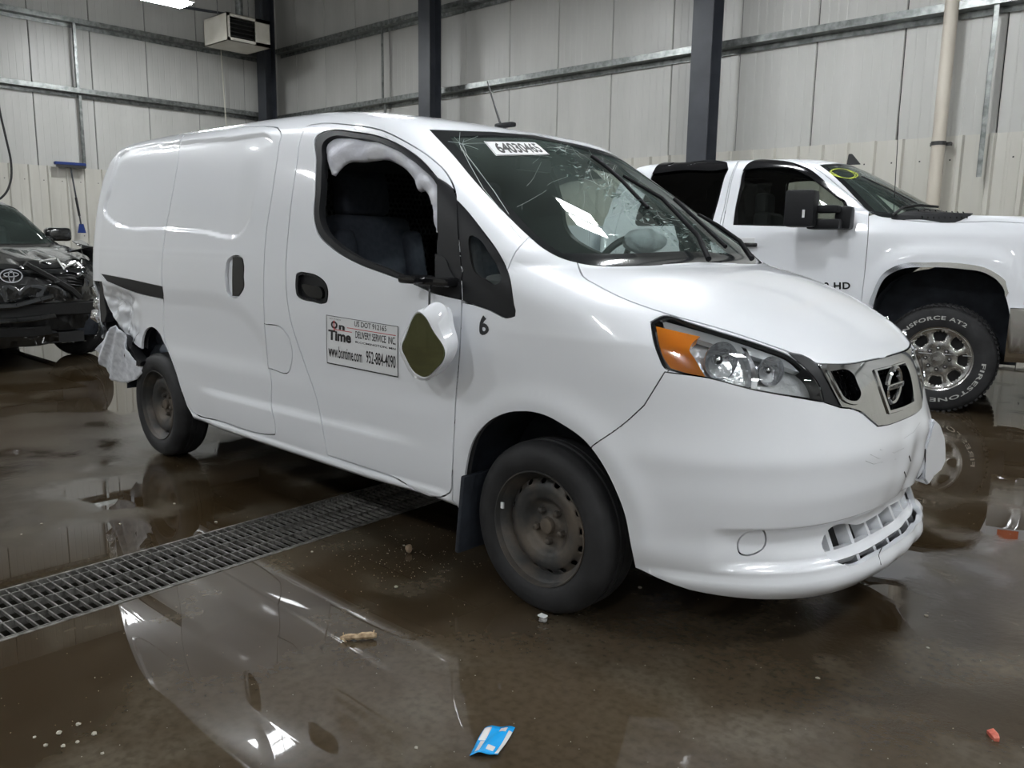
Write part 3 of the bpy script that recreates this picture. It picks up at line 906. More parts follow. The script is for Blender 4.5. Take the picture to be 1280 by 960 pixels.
P_rail = VS.px([(126, 342.3, 1), (165, 350), (203.5, 358.5, 1), (204.5, 374, 1), (165, 364.5), (133, 351.5, 1)], 6)
P_fuel = VS.px([(330.5, 405, 1), (350.7, 409), (357, 415.5), (363.5, 458), (361, 465), (335.5, 460, 1)], 5)
P_hF = VS.px([(370.3, 347), (371, 343), (375, 341), (383, 341.8), (393, 344), (401, 348.5), (407, 355), (409.3, 362), (409, 373), (408, 377), (404, 378.5), (390, 376), (377, 373), (371.5, 369), (370.2, 363)], 3)
P_hS = VS.px([(285, 325), (290, 321), (297, 320), (302, 322.5), (304.3, 330), (304.3, 345), (304, 361), (301, 366), (297, 371), (290, 371), (284.5, 366), (282.5, 355), (282.5, 335)], 3)
P_fog = VS.px([(922, 684), (924, 674), (932, 667), (944, 663), (955, 664), (957.5, 672), (955, 684), (946, 691), (934, 694.5), (925, 692)], 3)
def front_uv(y, z):
    h = VS0.bvh.ray_cast(Vector((3, y, z)), Vector((-1, 0, 0))); return VS0._uv(h[0], h[2]) if h[0] is not None else None
P_int = np.array([front_uv(*p) for p in spline([(-.415, .330), (-.418, .355), (-.405, .368), (-.2, .370), (0, .370), (.2, .370), (.405, .368), (.418, .355), (.415, .330), (.39, .292), (.36, .280), (.2, .276), (0, .274), (-.2, .276), (-.36, .280), (-.39, .292)], .02)])

P_torn = VS.px([(100, 350, 1), (127, 352, 1), (132, 372), (140, 392), (151, 409), (163, 424), (173, 434), (181, 438, 1), (178, 520, 1), (100, 520, 1)], 6)
for nm in ('P_door', 'P_win', 'P_slide', 'P_quarter', 'P_arch', 'P_head', 'P_hood', 'P_grille', 'P_ws', 'P_bump', 'P_fend', 'P_rarch', 'P_rail', 'P_int', 'P_fog'):
    q = globals()[nm]; W = VS.base(q[:, 0], q[:, 1])
    print('OUT', nm, len(q), 'min', W.min(0).round(3), 'max', W.max(0).round(3))

ML = lambda q: mirror_uv(q)
zs_side = list(np.arange(.19, 1.70, .02)) + [1.705, 1.72, 1.735, 1.75, 1.765, 1.78, 1.79, 1.80, 1.81, 1.82, 1.83, 1.838, 1.845, 1.851, 1.856, 1.86, 1.863, 1.866, 1.868, 1.8695]
G_van = VS.grid(.028, zs_side)
G_fine = VS.grid(.014, np.arange(.19, 1.0, .0125))
SIDE = (3.2, .07); FRONT = (1.3, .07)
def both(name, outer, cuts, m, parent, **k):
    a = panel(name, VS, outer, cuts, m, parent, **k)
    b = panel(name, VS, outer, cuts, m, parent, flip=True, **k)
    return a, b
holes_r = [P_door, P_slide, P_quarter, P_arch, P_fend, P_rarch, P_rail, P_head]
holes = holes_r + [ML(q) for q in holes_r] + [P_hood, P_grille, P_ws, P_bump, P_below, P_rbump, ML(P_rbump), P_torn, P_fuel, P_trimh, ML(P_trimh)]
P_all = np.array([(u, 0.0) for u in np.linspace(0, 6, 120)] + [(6, v) for v in np.linspace(.5, VS.K, 60)] + [(u, VS.K) for u in np.linspace(5.95, .05, 60)] + [(0, v) for v in np.linspace(VS.K, .5, 60)])
G_sh = VS.grid(.016, list(np.arange(.19, 1.76, .0125)) + [z for z in zs_side if z > 1.76])
G_sh = np.concatenate([G_sh[G_sh[:, 0] < 2.2], G_van[G_van[:, 0] >= 2.2]])
panel('body_shell', VS, P_all, holes, m_white, van, grid=G_sh, sc=(2.0, .07))
both('sliding_door', P_slide, [P_hS, P_fuel, P_rarch], m_white, van, grid=VS.grid(.011, np.arange(.30, 1.79, .0095)), sc=SIDE, gap=.0045, flange=.02)
both('fender', P_fend, [P_door, P_arch, P_quarter, P_head, P_bump, P_hood, P_ws, P_trimh], m_white, van, grid=G_van, sc=SIDE)
panel('front_bumper', VS, P_bump, [P_arch, ML(P_arch), P_head, ML(P_head), P_trimh, ML(P_trimh), P_grille, P_int, P_fog, ML(P_fog)], m_white, van, grid=G_fine, sc=FRONT, flange=.02)
panel('hood', VS, P_hood, [P_ws, P_grille, P_trimh, ML(P_trimh)], m_white, van, grid=G_van, sc=(1.6, .07), gap=.004, flange=.02)
both('front_door', P_door, [P_win, P_hF], m_white, van, grid=G_van, sc=SIDE, gap=.004, flange=.02)
both('quarter_trim', P_quarter, [P_qglass], m_blackp, van, grid=G_van, sc=SIDE, off=-.002)
both('quarter_glass', P_qglass, [], m_clear, van, grid=G_van, sc=SIDE, flange=0, off=-.004, gap=0)
# ---------------------------------------------------------------- van: trim, glass, lamps
def inset(q, k):
    c = q.mean(0); return c + (q - c) * k
P_winin = VS.px([(404, 177), (410, 172), (447, 172.5), (470, 176.5), (496, 187), (522, 205), (540, 222), (545.5, 231, 1), (545, 348, 1), (523, 350.5), (483, 335.5), (448, 321.5), (418, 302.5), (404, 287), (400, 277), (400.5, 235), (402, 200)], 7)
both('window_seal', P_win, [P_winin], m_blackp, van, grid=G_van, sc=SIDE, off=-.003, flange=.03, gap=.001)
P_pil = VS.px([(547, 226, 1), (557, 231), (568, 240), (571, 251, 1), (573, 299), (575.8, 327), (577.2, 375, 1), (546, 364, 1)], 7)
both('window_pillar_trim', P_pil, [], m_blackp, van, grid=G_van, sc=SIDE, off=.001, flange=.02, gap=.001)
panel('door_glass', VS, P_winin, [], m_clear, van, grid=G_van, sc=SIDE, off=-.015, flange=0, gap=0, flip=True)
both('slide_rail_trim', P_rail, [], m_blackp, van, grid=G_van, sc=SIDE, off=-.003, gap=.001)
panel('fuel_door', VS, P_fuel, [], m_white, van, grid=G_fine, sc=SIDE, gap=.0025)
both('handle_cup', P_hF, [], m_blackp, van, grid=G_fine, sc=SIDE, off=-.014, flange=0, gap=-.002)
both('handle_frame', P_hF, [inset(P_hF, .86)], m_blackp, van, grid=[], sc=SIDE, off=.002, flange=.02, gap=.0005)
P_grip = VS.px([(378, 356), (390, 357), (400, 359), (403, 364), (402, 373), (396, 372.5), (386, 370), (381, 364)], 3)
both('door_handle', P_grip, [], m_gloss, van, grid=[], sc=SIDE, off=.003, flange=.014, gap=0)
both('handle_cup', P_hS, [], m_white, van, grid=G_fine, sc=SIDE, off=-.016, flange=0, gap=-.002)
P_gs = VS.px([(291, 321.5, 1), (297, 321), (302, 323.5), (304, 330), (304, 345), (303.7, 361), (297, 370.5, 1), (290.5, 370, 1), (290.3, 345)], 3)
both('door_handle', P_gs, [], m_gloss, van, grid=[], sc=SIDE, off=.001, flange=.02, gap=.0005)
# the pale left cheek of the sliding door handle pocket
both('fog_cover', P_fog, [], m_white, van, grid=G_fine, sc=FRONT, gap=.003, flange=.01)

# windscreen: black border, glass, sticker, cracks
wi = VS.px([(563, 171, 1), (580, 193), (600, 217), (640, 261), (690, 308), (703, 315.8, 1), (780, 316.5)], 7, closed=False)
wi = np.concatenate([[(3.0, float(VS.vz(1.706)))], [(2.9, float(VS.vz(1.704)))], wi, [(3.0, float(VS.vz(1.232)))]])
P_wi = sym(wi)
m_frit = mat('windscreen_border', (.012, .014, .015), .12, Coat_Weight=.5)
panel('windscreen_border', VS, P_ws, [P_wi], m_frit, van, grid=G_van, sc=(1.3, .07), off=-.001, flange=.006, gap=.0015)
panel('windscreen', VS, P_wi, [], m_ws, van, grid=G_van, sc=(1.3, .07), off=-.003, flange=0, gap=-.002)
m_paper = mat('sticker_white', (.72, .73, .74), .5)
m_ink = mat('ink_black', (.012, .012, .014), .5)
m_red = mat('ink_red', (.55, .02, .03), .5)
def quad_map(S, q, off):
    """(0..1, 0..1) -> surface, q = photograph corners TL TR BR BL"""
    uv = [np.array(S.cast(*p)) for p in q]
    def f(s, t):   # t up
        s = np.asarray(s)[:, None]; t = np.asarray(t)[:, None]
        w = (uv[3] * (1 - s) + uv[2] * s) * (1 - t) + (uv[0] * (1 - s) + uv[1] * s) * t
        return S.ev(w[:, 0], w[:, 1], off)
    return f
def on_quad(name, f, V, F, m, parent):
    P, N = f(V[:, 0], V[:, 1]); return mesh_obj(name, P, F, m, parent, normals=N, smooth=True)
def quad_sheet(name, f, m, parent, n=8, fl=.001):
    g = [(i / n, j / n) for j in range(n + 1) for i in range(n + 1)]
    F = [(j * (n + 1) + i, j * (n + 1) + i + 1, (j + 1) * (n + 1) + i + 1, (j + 1) * (n + 1) + i) for j in range(n) for i in range(n)]
    g = np.array(g); return on_quad(name, f, g, F, m, parent)
def bar2(x0, y0, x1, y1, k=1):
    V = []; F = []
    n = 12
    for i in range(n + 1):
        t = i / n; V += [(x0 + (x1 - x0) * t, y0), (x0 + (x1 - x0) * t, y1)]
    F = [(2*i, 2*i+2, 2*i+3, 2*i+1) for i in range(n)]
    return np.array(V), F
def vbar2(x0, y0, x1, y1):
    V, F = bar2(y0, x0, y1, x1); return V[:, ::-1].copy(), [f[::-1] for f in F]
q = [(604.5, 176.5), (668.5, 178), (687, 193.5), (620, 195)]
stk = quad_sheet('windscreen_sticker', quad_map(VS, q, .001), m_paper, van)
f2 = quad_map(VS, q, .0022)
on_quad('printed_number', f2, *fit_text('64030465', .10, .14, .93, .86, bold=.03), m_ink, stk)
for a in (bar2(.02, .95, .98, .98), bar2(.02, .02, .98, .05), vbar2(.01, .02, .016, .98), vbar2(.984, .02, .99, .98)):
    on_quad('printed_border', f2, *a, m_ink, stk)

m_crack = mat('crack_line', (.62, .70, .68), .25, 0, Alpha=1.0)
def cracks(name, seeds, n, L, spread, r, S=VS, m=m_crack, seed=1, bend=.5, branch=.25):
    rr = random.Random(seed); bm = bmesh.new()
    for k in range(n):
        u0, v0 = rr.choice(seeds); u0 += rr.gauss(0, spread[0]); v0 += rr.gauss(0, spread[1])
        a = rr.random() * 6.28
        stack = [(u0, v0, a, L * rr.uniform(.4, 1.3))]
        while stack:
            x, y, a, l = stack.pop(); pts = [(x, y)]; st = 7.0; d = 0
            while d < l:
                a += rr.gauss(0, bend * .5); x += math.cos(a) * st; y += math.sin(a) * st; d += st; pts.append((x, y))
                if rr.random() < branch * .3 and len(stack) < 3: stack.append((x, y, a + rr.choice((-1, 1)) * .9, (l - d) * .6))
            uvs = []
            for p in pts:
                h = S.bvh.ray_cast(Vector(CAM), Vector(ray(*p)))
                if h[0] is None: break
                w = S._uv(h[0], h[2])
                if not inside(P_wi, np.array([w]))[0]: break
                uvs.append(w)
            if len(uvs) > 1:
                uvs = np.array(uvs); P, _ = S.ev(uvs[:, 0], uvs[:, 1], .0012)
                tube(bm, P, r * rr.uniform(.5, 1.2), 3)
    o = bm_obj(name, bm, m, van); return tag(o, kind='stuff')
cracks('windscreen_cracks', [(692, 182), (710, 190), (730, 205), (760, 225), (790, 245), (830, 275), (870, 305), (900, 320), (740, 200), (700, 180)], 38, 24, (6, 5), .0006, seed=3)
cracks('windscreen_cracks', [(578, 180)], 8, 26, (1, 1), .0008, seed=5, bend=.1, branch=0)
cracks('windscreen_cracks', [(690, 205), (740, 232), (720, 225), (800, 290), (780, 300)], 7, 34, (16, 10), .0004, seed=8, bend=.3)
bm = bmesh.new()
for L in ([(575, 166), (574, 178), (577, 189)], [(560, 177), (574, 179), (590, 184)], [(574, 180), (586, 204), (604, 236), (625, 262), (640, 285), (655, 302)], [(577, 186), (594, 208), (618, 240), (636, 268)]):
    uvs = np.array([VS.cast(*p) for p in L]); P, _ = VS.ev(uvs[:, 0], uvs[:, 1], .0015); tube(bm, P, .0009, 3)
tag(bm_obj('windscreen_cracks', bm, m_crack, van), kind='stuff')
# frosted shards lifting at the far edge
m_frost = mat('crazed_glass', (.42, .55, .52), .35, 0, Alpha=.5)
rr = random.Random(11); V = []; F = []
for k in range(260):
    t = rr.random(); px_ = 690 + 235 * t + rr.gauss(0, 8); py_ = 178 + 140 * t**.92 + rr.uniform(2, 26)
    h = VS.bvh.ray_cast(Vector(CAM), Vector(ray(px_, py_)))
    if h[0] is None: continue
    w = np.array(VS._uv(h[0], h[2]))
    if not inside(P_wi, np.array([w]))[0]: continue
    P, N = VS.ev(np.array([w[0]]), np.array([w[1]]), rr.uniform(.001, .006)); P = P[0]
    a, b, c = [P + np.array([rr.gauss(0, .010), rr.gauss(0, .010), rr.gauss(0, .004)]) for _ in range(3)]
    n = len(V); V += [a, b, c]; F.append((n, n + 1, n + 2))
tag(mesh_obj('glass_shards', V, F, m_frost, van), kind='stuff')

# wipers
m_wip = mat('wiper_black', (.008, .008, .009), .6, Specular_IOR_Level=.08)
def on_glass(p, off): uv = VS.cast(*p); P, _ = VS.ev(np.array([uv[0]]), np.array([uv[1]]), off); return P[0]
tube_obj('wiper_arm', [on_glass(p, o) for p, o in (((884, 330), .02), ((866, 305), .04), ((822, 258), .04), ((776, 226), .025))], [.012, .010, .009, .007], m_wip, van, 8)
tube_obj('wiper_blade', [on_glass(p, .012) for p in ((738, 198), (757, 212), (776, 229), (792, 246), (808, 263))], .009, m_wip, van, 8)
tube_obj('wiper_arm', [on_glass(p, o) for p, o in (((938, 329), .02), ((918, 311), .04), ((890, 291), .04), ((868, 275), .03))], [.012, .010, .009, .007], m_wip, van, 8)
tube_obj('wiper_blade', [on_glass(p, .014) for p in ((841, 252), (852, 262), (866, 275), (880, 288), (905, 312))], .009, m_wip, van, 8)
# black cowl between glass and hood
cw = VS.grid(.03, [1.18]);
bm = bmesh.new()
cu = np.linspace(2.28, 3.72, 40); P1, _ = VS.ev(cu, np.full(40, float(VS.vz(1.196))), -.012); P2, _ = VS.ev(cu, np.full(40, float(VS.vz(1.165))), -.03)
a = [bm.verts.new(p) for p in P1]; b = [bm.verts.new(p) for p in P2]
for i in range(39): bm.faces.new((a[i], b[i], b[i + 1], a[i + 1]))
bm_obj('cowl', bm, m_blackp, van)

# roof antenna
ab = on_glass((628, 156), 0.0); tip = onY(609, 102, 0.0)
bm = bmesh.new(); box(bm, (ab[0] + .02, ab[1], ab[2] + .008), (.11, .035, .022), bev=.01, seg=2)
bm_obj('antenna_base', bm, m_blackp, van, smooth=True)
tube_obj('antenna_whip', [(ab[0] - .01, ab[1], ab[2] + .015), tuple(tip)], [.006, .0035], m_blk, van, 8)

# headlights
m_amber = mat('amber_lens', (.85, .27, .02), .15, 0, Coat_Weight=.8)
m_refl = nz(mat('lamp_reflector', (.8, .82, .84), .10, .9), 30, (.65, .67, .70), (.9, .91, .93), bump=.6, bscale=90)
m_lampgrey = nz(mat('lamp_inner_grey', (.66, .68, .69), .2, .55), 20, bump=.5, bscale=30)
P_amb = VS.px([(820, 406, 1), (876, 418.5, 1), (866, 427), (862, 436), (869, 448), (882, 471, 1), (858, 466), (838, 460, 1), (829, 446)], 5)
P_upper = VS.px([(829, 396, 1), (895, 414), (960, 436), (990, 449), (1004, 462, 1), (985, 455), (940, 440), (880, 421), (832, 407, 1)], 6)
P_div = VS.px([(929, 429, 1), (935, 431, 1), (950, 468), (948, 487, 1), (941, 486, 1), (942, 465), (937, 445)], 5)
P_bowl1 = VS.px([(905 + 27 * math.cos(a), 452 + 25 * math.sin(a)) for a in np.linspace(0, 2 * PI, 16, endpoint=False)], 6)
P_bowl2 = VS.px([(968 + 17 * math.cos(a), 465 + 19 * math.sin(a)) for a in np.linspace(0, 2 * PI, 14, endpoint=False)], 6)
for fl in (False, True):
    hd = panel('headlight', VS, P_head, [inset(P_head, .955)], m_gloss, van, grid=[], sc=FRONT, off=-.001, flange=.05, gap=.002, flip=fl)
    panel('reflector_housing', VS, P_head, [], m_lampgrey, hd, grid=G_fine, sc=FRONT, off=-.045, flange=0, gap=-.004, flip=fl)
    panel('turn_signal', VS, P_amb, [], m_amber, hd, grid=G_fine, sc=FRONT, off=-.008, flange=.03, gap=0, flip=fl)
    panel('upper_trim', VS, P_upper, [], m_lampgrey, hd, grid=G_fine, sc=FRONT, off=-.018, flange=.02, gap=0, flip=fl)
    panel('divider', VS, P_div, [], m_chrome, hd, grid=G_fine, sc=FRONT, off=-.015, flange=.03, gap=0, flip=fl)
    for nmb, Pb, cpx, rr_ in (('main_reflector', P_bowl1, (905, 452), .058), ('beam_reflector', P_bowl2, (968, 465), .045)):
        uv = VS.cast(*cpx); P, N = VS.ev(np.array([uv[0]]), np.array([uv[1]]), 0.0); P, N = P[0], N[0]
        ax = Vector((.86, -.42, .0)).normalized(); c = Vector(P) + ax * -.012
        bm = bmesh.new(); M3 = ax.to_track_quat('Z', 'Y').to_matrix().to_4x4()
        lathe(bm, [(rr_, .0), (rr_ * .97, -.008), (rr_ * .8, -.024), (rr_ * .5, -.038), (rr_ * .2, -.044), (.001, -.045)], 28, 'z')
        bmesh.ops.transform(bm, matrix=Matrix.Translation(c) @ M3, verts=bm.verts)
        if fl: bmesh.ops.transform(bm, matrix=Matrix.Diagonal((1, -1, 1, 1)), verts=bm.verts)
        bm_obj(nmb, bm, m_refl, hd, smooth=True)
        bm = bmesh.new(); bmesh.ops.create_uvsphere(bm, u_segments=14, v_segments=8, radius=rr_ * .30)
        bmesh.ops.transform(bm, matrix=Matrix.Translation(c + ax * -.022), verts=bm.verts)
        if fl: bmesh.ops.transform(bm, matrix=Matrix.Diagonal((1, -1, 1, 1)), verts=bm.verts)
        bm_obj('bulb_cap', bm, m_chrome, hd, smooth=True)
    panel('lens', VS, inset(P_head, .965), [], m_lens, hd, grid=G_fine, sc=FRONT, off=.001, flange=0, gap=0, flip=fl)
    panel('headlight_trim', VS, P_trimh, [P_head], m_blackp, van, grid=G_fine, sc=FRONT, off=0, flange=.02, gap=.001, flip=fl)

# grille
m_satin = mat('bright_chrome', (.72, .73, .74), .07, 1.0)
O_side = VS.px([(1031, 463.5, 1), (1059, 463), (1064, 467), (1070, 480), (1075, 497), (1071, 504.5), (1056, 503.5), (1050, 499, 1)], 4)
oc = VS.px([(1113, 458, 1), (1090, 463.5, 1), (1108.4, 517.5, 1), (1122, 514, 1)], 5, closed=False); oc[0, 0] = 3.0; oc[-1, 0] = 3.0
O_cen = sym(oc)
gb = panel('grille_frame', VS, P_grille, [O_side, ML(O_side), O_cen], m_satin, van, grid=G_fine, sc=FRONT, off=.004, flange=.035, gap=.002)
for Q in (O_side, ML(O_side)):
    panel('chrome_ring', VS, Q, [inset(Q, .86)], m_chrome, gb, grid=[], sc=FRONT, off=.010, flange=.03, gap=0)
panel('chrome_ring', VS, O_cen, [inset(O_cen, .90)], m_chrome, gb, grid=[], sc=FRONT, off=.009, flange=.03, gap=0)
hexes = []
for i in range(-16, 17):
    for j in range(0, 8):
        yy = (i + .5 * (j % 2)) * .026; zz = .70 + j * .0235
        if abs(yy) > .40: continue
        hp = []
        for k in range(6):
            a = PI / 3 * k + PI / 6
            hp.append((yy + .0115 * math.cos(a), zz + .0115 * math.sin(a)))
        hexes.append(hp)
HX = []
Gs = inset(P_grille, .97)
for hp in hexes:
    q = [front_uv(*p) for p in hp]
    if all(w is not None for w in q) and inside(Gs, np.array(q)).all(): HX.append(np.array(q))
gm = panel('grille_mesh', VS, P_grille, HX, m_gloss, van, grid=[], sc=FRONT, off=-.026, flange=.012, gap=.004)
# round emblem with a bar
ec = on_glass((1121.5, 482.5), .0)
ec = np.array([.826, 0.0, .802])
eb = bmesh.new()
lathe(eb, [(.050, .0), (.052, .010), (.060, .013), (.067, .008), (.068, .0)], 40, 'x', tuple(ec), closed=True)
em_ = bm_obj('emblem', eb, m_chrome, van, smooth=True)
box_obj('emblem_bar', (ec[0] + .008, 0, ec[2]), (.014, .148, .020), m_chrome, em_, bev=.004, seg=2)
V, F = fit_text('NISSAN', -.060, -.006, .060, .006, bold=.01)
mesh_obj('emblem_lettering', [(ec[0] + .0158, x, ec[2] + y) for x, y in V], F, m_ink, em_)
# lower intake: dark sheet added for the shade behind it, white slat and ribs
def uvband(y0, y1, z0, z1, n=30):
    a = [front_uv(y0 + (y1 - y0) * i / n, z0) for i in range(n + 1)]; b = [front_uv(y1 + (y0 - y1) * i / n, z1) for i in range(n + 1)]
    return np.array(a + b)
panel('intake_slat', VS, uvband(-.43, .43, .300, .322), [], m_white, van, grid=[], sc=FRONT, off=-.016, flange=.03, gap=0)
for y in np.arange(-.36, .37, .12):
    panel('intake_rib', VS, uvband(float(y) - .009, float(y) + .009, .25, .378, 3), [], m_white, van, grid=[], sc=FRONT, off=-.03, flange=.05, gap=0)
panel('intake_back', VS, inset(P_int, 1.0), [], m_liner_d, van, grid=G_fine, sc=FRONT, off=-.085, flange=0, gap=-.02)
box_obj('radiator', (.60, 0, .60), (.12, 1.0, .56), m_liner_d, van)
# seam and scuffs on the bumper
bm = bmesh.new()
for L, r in (([(1102, 684), (1098, 694), (1101, 706)], .0018), ([(1156, 562), (1158, 585), (1157, 606)], .004), ([(1136, 570), (1138, 576)], .003), ([(1130, 590), (1132, 596)], .003)):
    tube(bm, [on_glass(p, .0) for p in L], r, 5)
bm_obj('bumper_splits', bm, m_blk, van)
m_scuff = mat('scuff', (.42, .43, .45), .5)
bm = bmesh.new()
for L in ([(1082, 576), (1092, 580), (1104, 577)], [(1100, 562), (1118, 566), (1130, 560)], [(1088, 568), (1098, 573), (1120, 574)], [(1130, 548), (1142, 540), (1150, 528)]):
    tube(bm, [on_glass(p, .0003) for p in L], .0008, 4)
bm_obj('bumper_scratches', bm, m_scuff, van)
# torn flap at the far bumper corner
ff = [(1166, 524), (1176, 532), (1183, 546), (1184.5, 560), (1183, 577), (1176, 589), (1166, 597), (1159, 607), (1155, 600), (1158, 565)]
pf = [onX(u, v, .862) for u, v in ff]
prism_obj('torn_bumper_flap', [(p[1], p[2]) for p in pf], lambda y, z: (.80 + .02 * math.sin(z * 30), y + .05, z), lambda y, z: (.862 + .008 * math.sin(z * 22), y, z), m_white, van, bev=.008)

# rear bumper, crumpled on the right
def crumple(name, uv0, uv1, nu, nv, amp, m, off=0.0, thick=.006, seed=2):
    U = np.linspace(uv0[0], uv1[0], nu); Vv = np.linspace(uv0[1], uv1[1], nv); A, B = np.meshgrid(U, Vv, indexing='ij')
    P, N = VS.ev(A.ravel(), B.ravel(), off); k = amp(P)
    P = P + N * (hnoise(P, 14, seed) * .03 * k)[:, None]
    T = []
    for i in range(nu - 1):
        for j in range(nv - 1):
            a = i * nv + j; T += [(a, a + nv, a + nv + 1), (a, a + nv + 1, a + 1)]
    o = mesh_obj(name, P, T, m, van, smooth=True); md = o.modifiers.new('s', 'SOLIDIFY'); md.thickness = thick; return o
crumple('rear_bumper', (0.0, 3.0), (.36, float(VS.vz(.60))), 40, 20, lambda P: sstep(-P[:, 1], .1, .5), m_white, off=.02)
o = crumple('rear_bumper', (5.0, 1.0), (6.0, float(VS.vz(.60))), 40, 20, lambda P: 0 * P[:, 0], m_white, off=.02)
# hanging torn skin beside the wheel
g = spline([(143, 407, 1), (134, 412), (127, 425), (119.5, 437, 1), (127, 455), (136, 470, 1), (146, 477), (160, 478.5), (172, 474, 1), (175, 462), (168, 450), (158, 432), (151, 414)], 6)
V2, T2 = tri_domain(g, [], np.array([(x, y) for x in np.arange(118, 178, 1.8) for y in np.arange(404, 480, 2.5)]), 1.0)
Pp = []
for x, y in V2:
    dd = -.90 + .05 * (y - 410) / 70
    t = (x - 143 + (y - 407) * .28)           # folds fan out from the torn top corner
    f = t / (12 + (y - 400) * .45)
    p = onY(x, y, dd); p = p + np.array([0, 1, 0]) * (.015 * math.sin(f * 12) + .006 * math.sin(f * 27 + 1)); Pp.append(p)
m_torn = nz(mat('torn_white_plastic', (.62, .63, .66), .45), 30, (.58, .60, .65), (.78, .80, .85), .35, .6)
o = mesh_obj('torn_bumper_skin', Pp, T2[:, ::-1], m_torn, van, smooth=True); md = o.modifiers.new('s', 'SOLIDIFY'); md.thickness = .004
bk = [(146, 418), (154, 421), (163, 437), (172, 449), (178, 452), (176, 458), (166, 458), (158, 450), (150, 434)]
p0 = [onY(u, v, -.86) for u, v in bk]
prism_obj('bumper_bracket', [(p[0], p[2]) for p in p0], lambda x, z: (x, -.865, z), lambda x, z: (x, -.80, z), m_blackp, van, bev=.005)
# broken tail lamp
tl = [(124.5, 345), (131, 352), (132.5, 375), (136, 392), (133, 402), (128, 403), (126.5, 380), (126.5, 360)]
p0 = [onY(u, v, -.80) for u, v in tl]
prism_obj('tail_lamp_gasket', [(p[0], p[2]) for p in p0], lambda x, z: (x, -.81, z), lambda x, z: (x, -.75, z), m_blk, van, bev=.004)
rr = random.Random(4)
for (u, v, s) in ((124, 350, .05), (122, 364, .045), (124, 378, .05), (122, 392, .05), (128, 398, .035)):
    p = onY(u, v, -.77); bm = bmesh.new(); bmesh.ops.create_icosphere(bm, subdivisions=1, radius=s)
    for w in bm.verts: w.co *= rr.uniform(.6, 1.1); w.co.x *= .7; w.co.z *= 1.2
    bm_obj('broken_lens', bm, m_refl, van, loc=tuple(p))
box_obj('rear_crossmember', (-3.72, 0, .50), (.10, 1.45, .14), m_darkm, van)
# crumpled inner metal in the torn corner
bm = bmesh.new(); bmesh.ops.create_grid(bm, x_segments=16, y_segments=16, size=.5)
for w in bm.verts:
    x, z = w.co.x, w.co.y; q = np.array([x * .9, 0, z * .7])
    w.co = Vector((-3.35 + x * .62, -.70 + .05 * float(hnoise(q, 16, 9)), .62 + z * .55))
m_bluish = nz(mat('bare_bluish_metal', (.42, .48, .58), .35, .5), 12, (.25, .30, .38), (.60, .64, .72))
bm_obj('inner_quarter_metal', bm, m_bluish, van, smooth=True)

# door mirror hanging by its cable
mo = spline([(538, 380), (547, 377.5), (555, 381), (562, 405), (567.5, 434), (562, 450), (551, 463), (540, 473), (530.5, 476), (521, 472), (506, 447), (501.5, 432), (506, 419), (524, 394)], 4)
gl = spline([(526.5, 392), (508, 422), (503.5, 434), (509, 448), (522, 467), (532, 471), (545, 461), (554, 450), (556, 443), (541, 413), (531, 396)][::-1], 4)
def resamp(q, n, start):
    q = np.roll(q, -int(np.argmin(((q - start)**2).sum(1))), 0); q = np.vstack([q, q[:1]]); L = np.concatenate([[0], np.cumsum(np.linalg.norm(np.diff(q, axis=0), axis=1))])
    t = np.linspace(0, L[-1], n, endpoint=False); return np.stack([np.interp(t, L, q[:, 0]), np.interp(t, L, q[:, 1])], 1)
def polar(q, n=72):
    c = q.mean(0); out = []
    a = np.arctan2(q[:, 1] - c[1], q[:, 0] - c[0]); r = np.hypot(q[:, 1] - c[1], q[:, 0] - c[0]); o = np.argsort(a); a, r = a[o], r[o]
    t = np.linspace(-PI, PI, n, endpoint=False); rr_ = np.interp(t, np.concatenate([a - 2 * PI, a, a + 2 * PI]), np.concatenate([r, r, r]))
    return np.stack([c[0] + rr_ * np.cos(t), c[1] + rr_ * np.sin(t)], 1)
pm = polar(np.array([onY(u, v, -.952) for u, v in mo])[:, [0, 2]]); pgl = polar(np.array([onY(u, v, -.988) for u, v in gl])[:, [0, 2]])
cm = pm.mean(0); cg = pgl.mean(0); bm = bmesh.new(); rings = []
for y, q in ((-.984, cg + (pgl - cg) * .97), (-.992, cg + (pgl - cg) * 1.05), (-.984, cg * .75 + cm * .25 + ((pgl - cg) * .6 + (pm - cm) * .4) * 1.06), (-.952, pm), (-.925, cm + (pm - cm) * .93), (-.905, cm + (pm - cm) * .7)):
    rings.append([bm.verts.new((p[0], y, p[1])) for p in q])
n = len(pm)
for A, B in zip(rings, rings[1:]):
    for i in range(n): bm.faces.new((A[i], A[(i + 1) % n], B[(i + 1) % n], B[i]))
bm.faces.new(rings[0]); bm.faces.new(rings[-1][::-1]); bmesh.ops.recalc_face_normals(bm, faces=bm.faces)
mh = bm_obj('door_mirror', bm, m_white, van, smooth=True)
pg = [(p[0], 0, p[1]) for p in pgl]
m_mirror = mat('mirror_glass', (.19, .20, .105), .02, 1.0)  # olive of the reflected floor is put into the glass colour
bm = bmesh.new(); prism(bm, [(p[0], p[2]) for p in pg], lambda x, z: (x, -.9925, z), lambda x, z: (x, -.984, z)); bmesh.ops.recalc_face_normals(bm, faces=bm.faces)
bm_obj('mirror_glass', bm, m_mirror, mh)
a = onY(538, 352, -.90); b = onY(537, 366, -.93); c = onY(536.5, 382, -.95)
tube_obj('mirror_cable', [a, b, c], .004, m_blk, mh, 6)
ms = on_glass((556, 352), .02)
bm = bmesh.new(); box(bm, tuple(on_glass((553, 353), .025)), (.17, .07, .035), bev=.016, seg=3); box(bm, tuple(on_glass((535, 351), .06)), (.09, .10, .03), bev=.014, seg=3)
bm_obj('mirror_foot', bm, m_gloss, van, smooth=True)
